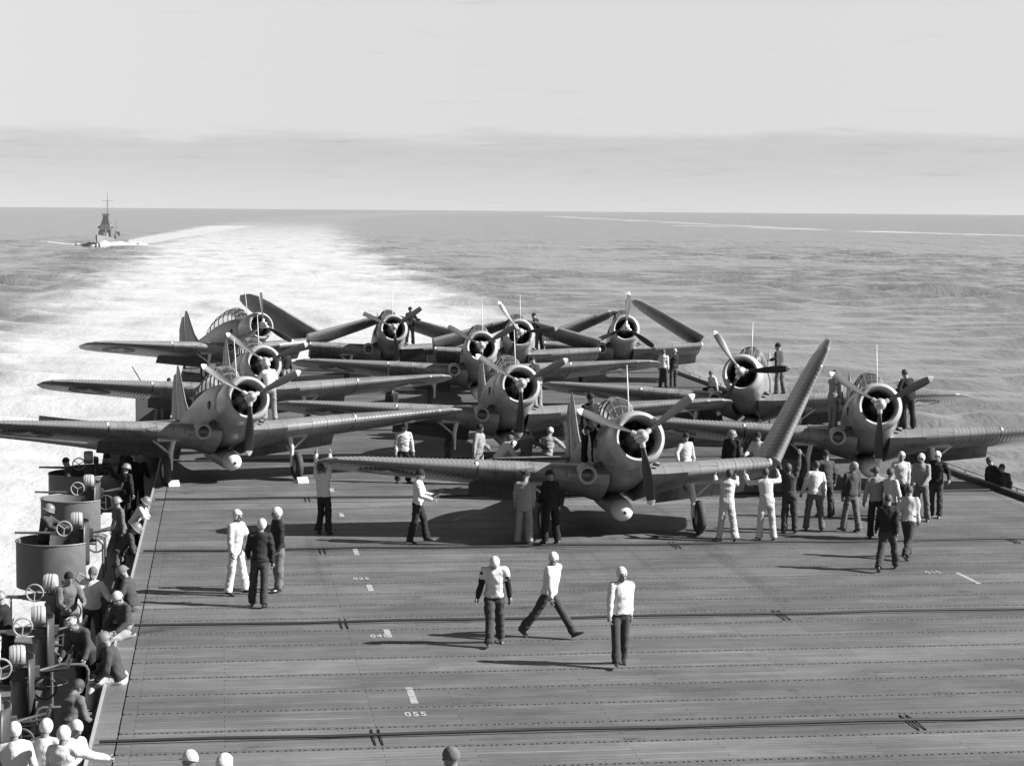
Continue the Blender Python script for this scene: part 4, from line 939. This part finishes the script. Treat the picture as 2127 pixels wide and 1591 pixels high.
def bow_wave():
    mb = MB(); r = random.Random(2)
    for s, n, w in ((-1, 34, 1.0), (1, 46, 1.5)):
        for k in range(n):
            f = k/n; c = (s*(1.5+f*(17 if s < 0 else 26))+r.gauss(0, .8), 2+f*(34 if s < 0 else 30)+r.gauss(0, 1.2), r.uniform(-.3, .6)); q = (1-f*.6)*w*1.5
            mb.ellipsoid(c, (r.uniform(1.0, 2.2)*q, r.uniform(1.2, 2.6)*q, r.uniform(.6, 2.0)*q), 8, 5)
    o = mb.obj('bow_wave', mat('spray_foam', 0.42, 0.95, 0.1, 1.0), None); o['kind'] = 'stuff'; o.location = (-78, 1325, SEA_Z); o.rotation_euler = (0, 0, R(-6.5)); o['label'] = 'white spray thrown up at the destroyer bow'; o['category'] = 'spray'
bow_wave()

# ------------------------------------------------------------------ who stands where
def wing_stand(i, lx, ya):
    x, y, yw = PLANES[i][:3]; ax = abs(lx); le, te = wing_le(ax), wing_te(ax); s = (ya-le)/(te-le); c = te-le; t_ = wing_t(ax)
    th = 5*t_*(0.2969*math.sqrt(s)-0.126*s-0.3516*s*s+0.2843*s**3-0.1020*s**4)*c
    p = T((lx, ya, wing_z(ax)+0.02*c*4*s*(1-s)-.045*(s-.3)*c+th*1.05)); a = R(yw)
    return (x+math.cos(a)*p[0]-math.sin(a)*p[1], y+math.sin(a)*p[0]+math.cos(a)*p[1], p[2])
UP = dict(armL=(165, 10, 172, 4), armR=(165, 10, 172, 4))
SIT = dict(legL=(82, 8, 78), legR=(86, 6, 72))
D = lambda x, y: (x, y, 0.0)
NEAR = 0.014
# walking forward in front
person(D(4.93, 37.35), -6, pose(lean=13, head=(50, -8, 6), legR=(20, -2, 4), legL=(-16, 1, 12), armL=(-4, 16, 4, 12), armR=(6, 15, 12, 10)), 'man walking with bowed head, white vest over black sleeves, white cap', 'white', 'dim', 'cloth', sleeves='black', vox=NEAR)
person(D(6.04, 37.89), 52, pose(lean=12, roll=4, head=(26, -50, -6), legR=(-26, 3, 10), legL=(33, 2, 2), armR=(24, 14, 20, 10), armL=(-20, 10, -6, 8)), 'man in white sweater taking a long stride, middle of the walking three', 'white', 'dim', 'cloth', vox=NEAR)
person(D(6.92, 35.40), 2, pose(lean=3, head=(14, 6, 0), legR=(13, 1, 3), legL=(-8, 1, 16), armR=(4, 8, 10, 3), armL=(2, 8, 8, 3)), 'man in white sweater walking forward, rightmost and nearest of three', 'white', 'dim', 'cloth', vox=NEAR)
# three talking on the left
person(D(0.25, 42.86), 60, pose(legL=(8, 5, 3), legR=(-5, 5, 3), armL=(20, 6, 60, -10), lean=3), 'man in pale jacket and white trousers talking in a group of three', 'pale', 'white', 'cloth', vox=NEAR)
person(D(0.72, 41.50), 172, pose(legL=(6, 4, 4), legR=(-7, 3, 5), armL=(4, 14, 40, 4), armR=(0, 13, 12, 8)), 'man in dark jacket and white cap seen from behind, group of three', 'dark', 'dim', 'cloth', vox=NEAR)
person(D(1.12, 43.16), -62, pose(legL=(4, 4, 2), legR=(-4, 5, 6), armR=(10, 8, 50, -8)), 'man in black jacket and white cap facing left, group of three', 'black', 'grey', 'cloth', vox=NEAR)
# around the nearest bomber
person(D(2.45, 50.75), 150, pose(lean=-4, head=(-14, 0, 0), armL=(172, 4, 176, 2), armR=(168, 4, 174, 2), legL=(14, 3, 22), legR=(4, 3, 4)), 'man reaching up to the left wing tip of the nearest bomber', 'white', 'dark', 'hair')
person(D(4.63, 49.17), 76, pose(lean=2, head=(18, 0, 0), armL=(22, 6, 78, -12), armR=(24, 6, 80, -10), legL=(14, 2, 8), legR=(-6, 2, 4)), 'man in white shirt reading a board, in front of the left wing', 'white', 'dark', 'cap')
mb = MB(); mb.box(-.16, .16, -.11, .11, -.006, .006); o = mb.obj('clip_board', DARKM, None, False); o.location = (5.08, 49.05, 1.22); o.rotation_euler = (R(8), R(-28), R(-10)); tag(o, 'dark board held by the man in white shirt', 'board')
person(D(5.23, 60.18), 14, pose(), 'man in dark cap and pale shirt standing behind the left wing', 'pale', 'dark', 'ball', vox=.018)
person(D(7.37, 59.6), 48, pose(armL=(10, 8, 70, -14)), 'man in tan coverall and cap behind the left wing, below the centre bomber', 'tan', 'tan', 'cap', coverall=True, vox=.018)
person(D(7.7, 57.86), 95, pose(lean=38, head=(-6, 0, 0), armL=(60, 10, 70, 4), armR=(66, 10, 80, 4), legL=(34, 3, 40), legR=(14, 3, 30)), 'man in white shirt stooping behind the left wing of the nearest bomber', 'white', 'dark', 'hair', vox=.018)
person(D(8.55, 58.0), 176, pose(armR=(40, 58, 60, 40), armL=(50, 20, 80, 10), lean=10), 'man in grey vest with arm stretched right, tail of the nearest bomber', 'grey', 'dark', 'cap', vox=.018)
person(D(9.25, 58.7), 160, pose(lean=14, armR=(60, 30, 70, 10), armL=(60, 20, 80, 0)), 'man with pale cap at the fin of the nearest bomber', 'tan', 'dark', 'cap', CL['pale'], vox=.018)
person(D(7.16, 48.75), 160, pose(head=(22, -10, 0), lean=4, armL=(8, 6, 20, 0), armR=(12, 6, 26, 0)), 'man in tan coverall with dark cap before the left wing', 'tan', 'tan', 'cap', coverall=True)
person(D(7.80, 48.80), 200, pose(head=(24, 12, 0), lean=6, armL=(20, 4, 60, -8)), 'man in dark coverall beside the tan one, before the left wing', 'black', 'black', 'cap', coverall=True)
person(D(12.15, 48.80), 186, pose(lean=6, head=(-22, 10, 0), armL=(88, 16, 128, 2), armR=(80, 18, 122, 0), legL=(6, 4, 4), legR=(-14, 4, 6)), 'man in pale coverall pushing the right wing, nearest its wheel', 'pale', 'pale', 'hair', coverall=True)
person(D(13.15, 48.85), 178, pose(lean=2, head=(-6, 0, 0), armL=(74, 46, 140, 8), armR=(78, 48, 146, 6), legL=(4, 6, 4), legR=(-6, 7, 4)), 'man in pale coverall with both arms raised at the wing fold', 'pale', 'pale', 'hair', coverall=True)
person(D(14.02, 49.9), 168, pose(lean=-2, head=(-20, 0, 0), **UP), 'man in dark coverall reaching overhead to the folding wing panel', 'dim', 'dim', 'hair', coverall=True)
person(D(14.74, 50.17), 176, pose(armL=(6, 16, 20, 8), armR=(4, 15, 18, 8), legL=(5, 6, 4), legR=(-5, 6, 4)), 'man in white shirt and grey trousers watching the folding wing from behind', 'white', 'grey', 'hair')
person(D(15.71, 52.39), 196, pose(armL=(4, 8, 10, 4)), 'man in dark jacket and dark cap standing behind the white shirted watcher', 'dim', 'dim', 'cap')
person(D(15.63, 49.93), -150, pose(head=(-30, 20, 0), lean=-4, legL=(10, 3, 6), legR=(-8, 3, 4)), 'man in dark clothes looking up at the folding wing', 'dim', 'grey', 'cap', CL['tan'])
person(D(15.95, 48.9), 164, pose(head=(4, -34, 0), armL=(4, 12, 14, 6), armR=(6, 12, 16, 6)), 'man in tan shirt with head turned right, behind the walking dark man', 'tan', 'dark', 'hair')
person(D(14.75, 44.40), 150, P_walk2(26, head=(14, 0, 0)), 'man in dark jacket walking away, nearest of the right crowd', 'dark', 'dim', 'hair')
person(D(16.2, 48.58), 120, pose(armL=(16, 8, 70, -12)), 'man in pale shirt half hidden in the right crowd', 'pale', 'grey', 'hair')
person(D(15.76, 45.93), 142, P_walk(24, head=(10, 0, 0)), 'man in pale shirt and dark trousers walking away at right', 'pale', 'dim', 'hair')
person(D(17.58, 51.97), -12, pose(armL=(2, 10, 6, 6), armR=(2, 10, 8, 6)), 'man in white sweater and white cap beneath the rightmost bomber nose', 'pale', 'dark', 'cloth')
person(D(18.03, 51.59), -28, pose(head=(10, -10, 0), armL=(16, 8, 60, -12), armR=(12, 8, 40, -8)), 'man in grey sweater and white cap, middle of three right capped men', 'tan', 'grey', 'cloth')
person(D(18.63, 52.14), -40, pose(armL=(-18, 24, 50, 6), armR=(8, 8, 16, 4)), 'man in black jacket and white cap at the right end of the crowd', 'black', 'dim', 'cloth')
person(D(12.96, 57.03), 30, pose(armR=(14, 34, 44, 20), lean=6, head=(0, -20, 0)), 'man in pale sweater just right of the nearest bomber cowl', 'pale', 'dark', 'cap', vox=.018)
person(D(14.47, 57.55), -20, pose(), 'man in black jacket and helmet between nearest and right bombers', 'black', 'dark', 'steel', vox=.018)
person(D(15.06, 56.89), -50, pose(armR=(30, 10, 80, 0)), 'man in pale shirt just left of the raised wing panel', 'pale', 'grey', 'cap', vox=.018)
mb = MB(); mb.tube([(7.95, 58.2, 1.0), (8.5, 57.9, .98), (9.1, 58.1, 1.0)], .025, 7); o = mb.obj('tow_bar', STRUT); tag(o, 'thin pale bar held by the men behind the left wing', 'bar')
# standing on and around the parked bombers
person(wing_stand(1, 1.25, 2.75), -160, pose(lean=8, head=(10, 30, 0), armL=(40, 20, 80, 10), armR=(30, 20, 60, 10)), 'white haired man in white shirt standing on the left front bomber wing', 'white', 'tan', 'hair', CL['white'], vox=.018)
person(wing_stand(1, .98, 3.3), 60, pose(lean=16, armR=(60, 10, 90, 0)), 'dark clothed man beside the white shirted one on the left front wing', 'black', 'black', 'hair', vox=.02)
person((2.75, 92.0, 0), 30, pose(lean=6), 'man in black standing between the far left bombers', 'black', 'tan', 'cap', vox=.022)
person(wing_stand(4, .98, 2.8), 10, pose(armL=(20, 24, 90, 10)), 'dark figure standing upright on the second back row bomber wing', 'black', 'black', 'cap', vox=.022)
person(wing_stand(6, 1.0, 3.0), -120, pose(lean=22, armR=(60, 10, 90, 0)), 'dark clothed man leaning into the middle folded bomber cockpit', 'black', 'dim', 'cap', vox=.022)
person(wing_stand(8, 1.0, 3.3), -130, pose(lean=18, armR=(60, 10, 90, 0)), 'dark clothed man on the wing of the nearer centre bomber', 'dark', 'tan', 'cap', vox=.02)
person((10.9, 68.9, .0), -60, pose(lean=20, legL=(95, 8, 110), legR=(90, 8, 108)), 'man crouching on deck to the right of the nearer centre bomber', 'dark', 'dark', 'cap', vox=.022)
person(wing_stand(9, 1.05, 2.7), -130, pose(lean=8, armR=(50, 10, 80, 0)), 'man in dark clothes on the wing of the farther right bomber', 'dim', 'grey', 'cap', vox=.02)
person(wing_stand(10, 1.10, 2.8), -160, pose(lean=6, armL=(10, 30, 60, -20), legL=(8, 4, 4)), 'black clothed man standing on the wing of the rightmost front bomber', 'black', 'black', 'hair', vox=.018)
person(wing_stand(10, .98, 3.9), -20, pose(lean=10), 'man in pale cap behind the black clothed one on the rightmost bomber', 'dark', 'dark', 'cap', CL['white'], vox=.02)
person(wing_stand(10, -1.05, 3.0), 120, pose(lean=10, armL=(50, 10, 80, 0)), 'man in pale shirt on the left wing root of the rightmost bomber', 'tan', 'tan', 'hair', vox=.02)
person(wing_stand(0, -.82, 2.5), 25, pose(lean=4, head=(10, 0, 0)), 'man in black jacket beside the cockpit of the nearest bomber', 'black', 'black', 'cap', vox=.018)
person((19.75, 91.6, 0), 150, pose(lean=4), 'man in white shirt standing before the rightmost folded bomber', 'white', 'dim', 'hair', vox=.022)
person((20.3, 92.0, 0), -160, pose(armL=(-10, 40, 50, -10)), 'man in black jacket and pale cap before the rightmost folded bomber', 'black', 'dim', 'cap', CL['pale'], vox=.022)
person((6.56, 81.0, -.25), 0, pose(lean=30, legL=(80, 8, 100), legR=(84, 8, 105)), 'man crouching behind the long wing of the farther centre bomber', 'dim', 'dark', 'cap', vox=.024)
person((21.85, 90.5, .0), -70, pose(lean=18, **SIT), 'man in white shirt sitting at the far right deck edge', 'white', 'dark', 'hair', seat=True, vox=.024)
person((21.6, 86.0, .0), 60, pose(lean=24, **SIT), 'man in black sitting at the far right deck edge', 'black', 'dark', 'hair', seat=True, vox=.024)
# right walkway
person((22.85, 58.2, -1.12), -40, pose(head=(6, -20, 0)), 'man in the right walkway, shorter of two looking over the deck edge', 'dim', 'dark', 'hair', vox=.02)
person((23.0, 59.3, -1.05), -60, pose(roll=-10, armL=(-10, 40, 40, -20)), 'man in the right walkway with hand on hip', 'dim', 'dark', 'hair', vox=.02)
# left gallery
person((-1.80, 41.35, 0), -95, pose(lean=14, head=(8, 0, 0), armL=(20, 10, 60, -10), armR=(24, 10, 66, -10), **SIT), 'seated man in dark jacket and steel helmet, farthest of three deck edge sitters', 'dim', 'grey', 'steel', seat=True, vox=NEAR)
person((-1.80, 38.75, 0), -58, pose(lean=12, head=(16, 10, 0), armL=(24, 8, 70, -12), armR=(30, 8, 70, -12), **SIT), 'seated man in dark jacket and pale knit cap on the left deck edge', 'dim', 'tan', 'cap', CL['pale'], seat=True, vox=NEAR)
person((-1.76, 34.95, 0), -100, pose(lean=16, head=(14, -8, 0), armL=(20, 10, 60, -10), armR=(24, 8, 70, -12), legL=(80, 8, 72), legR=(78, 5, 66)), 'seated man in dark jacket, pale trousers and steel helmet, nearest deck edge sitter', 'dim', 'white', 'steel', seat=True, vox=NEAR)
person((-2.42, 32.4, GZ-.15), 140, pose(lean=16, head=(20, 0, 0), armL=(40, 8, 80, -10), armR=(30, 8, 70, -8)), 'bareheaded man in grey shirt bending in the near gallery', 'grey', 'dark', 'hair', vox=NEAR)
person((-2.48, 37.7, GZ), -30, pose(lean=34, head=(-4, 0, 0), armL=(50, 10, 80, 0), armR=(40, 10, 80, 0)), 'man in white sailor hat leaning over in the gallery', 'dim', 'dark', 'sailor', vox=NEAR)
person((-2.61, 41.7, GZ), -8, pose(armR=(40, 20, 80, 0), armL=(20, 30, 90, 40)), 'man in white shirt and grey cap standing in the gallery', 'white', 'dim', 'cap', CL['grey'], vox=NEAR)
person((-3.02, 41.2, GZ), 14, pose(armR=(30, 10, 80, -10), armL=(34, 10, 84, -10)), 'man in dark vest and dark cap behind the farthest near gun', 'grey', 'dark', 'cap', vox=NEAR)
person((-4.02, 39.3, GZ), -100, pose(lean=14, armL=(40, 14, 60, 6)), 'man in black with steel helmet at the outer gallery rail', 'black', 'black', 'steel', vox=.018)
person((-2.88, 29.1, GZ), 178, pose(armL=(10, 16, 40, 0), armR=(10, 16, 40, 0)), 'man in white shirt and cap at the lower left corner, left of three', 'white', 'white', 'cloth', vox=NEAR)
person((-2.48, 29.3, GZ-.03), 168, pose(armL=(20, 10, 70, -10), armR=(14, 10, 50, 0)), 'man in white shirt and cap at the lower left corner, middle of three', 'white', 'white', 'cloth', vox=NEAR)
person((-2.22, 28.75, GZ), 160, pose(armR=(62, 40, 74, 30), armL=(16, 10, 50, 0)), 'man in white shirt and cap resting an arm on the deck', 'white', 'white', 'cloth', vox=NEAR)
person((-2.2, 30.1, GZ-.25), 40, pose(head=(20, 0, 0)), 'man with pale cap half hidden beyond the three white shirted men', 'white', 'dark', 'cap', CL['white'], vox=.018)
person((-2.55, 52.0, GZ), -50, pose(lean=6), 'man in steel helmet and pale vest beyond the leaning man', 'grey', 'dim', 'steel', vox=.018)
person((-2.42, 48.4, GZ), 84, pose(lean=34, head=(10, 0, 0), armL=(46, 8, 50, 0), armR=(52, 10, 54, 0)), 'man in steel helmet leaning with both hands on the deck edge', 'dim', 'grey', 'steel', vox=.018)
person((-2.32, 54.0, GZ-.2), 80, pose(lean=26, armL=(60, 10, 90, -20), armR=(60, 10, 90, -20)), 'man in steel helmet resting folded arms on the deck edge', 'white', 'dim', 'steel', vox=.018)
person((-4.15, 48.75, -.66), 70, pose(lean=6, armL=(60, 8, 80, -4), armR=(60, 8, 80, -4)), 'helmeted gunner with raised arms standing in the nearest round tub', 'dim', 'dark', 'steel', vox=.018)
for x, y, yw, lb in ((-2.5, 61.4, 20, 'rightmost'), (-2.85, 62.9, -30, 'second from right'), (-3.5, 61.2, 60, 'inside the third tub'), (-2.75, 58.6, 140, 'nearest'), (-4.35, 60.3, -80, 'leftmost')):
    person((x, y, GZ), yw, pose(lean=8, armL=(30, 10, 70, 0)), 'gunner in dark clothes shaded by the left front wing, %s' % lb, 'black' if x > -3.2 else 'dim', 'black', 'steel' if x > -3.4 else 'cap', vox=.022)
person((-2.35, 91.3, -1.2), 160, pose(lean=4), 'man in black standing at the far left gun', 'black', 'tan', 'cap', vox=.024)
person((-2.7, 89.6, -1.3), 30, pose(lean=20), 'man with pale helmet stooping behind the far left shield box', 'dim', 'tan', 'steel', vox=.024)
# heads at the bottom edge
person(D(-.42, 23.6), 190, pose(head=(0, 20, 0)), 'man in pale cap at the bottom edge, leftmost of three', 'dim', 'dark', 'ball', CL['white'], vox=.016)
person(D(.05, 23.5), 150, pose(head=(-10, 0, 0)), 'man in pale cloth cap at the bottom edge, middle of three', 'dim', 'dark', 'cloth', vox=.016)
person(D(2.59, 23.5), -150, pose(head=(4, 20, 0)), 'dark haired man at the bottom edge, rightmost of three', 'dim', 'dark', 'cap', CL['grey'], vox=.016)
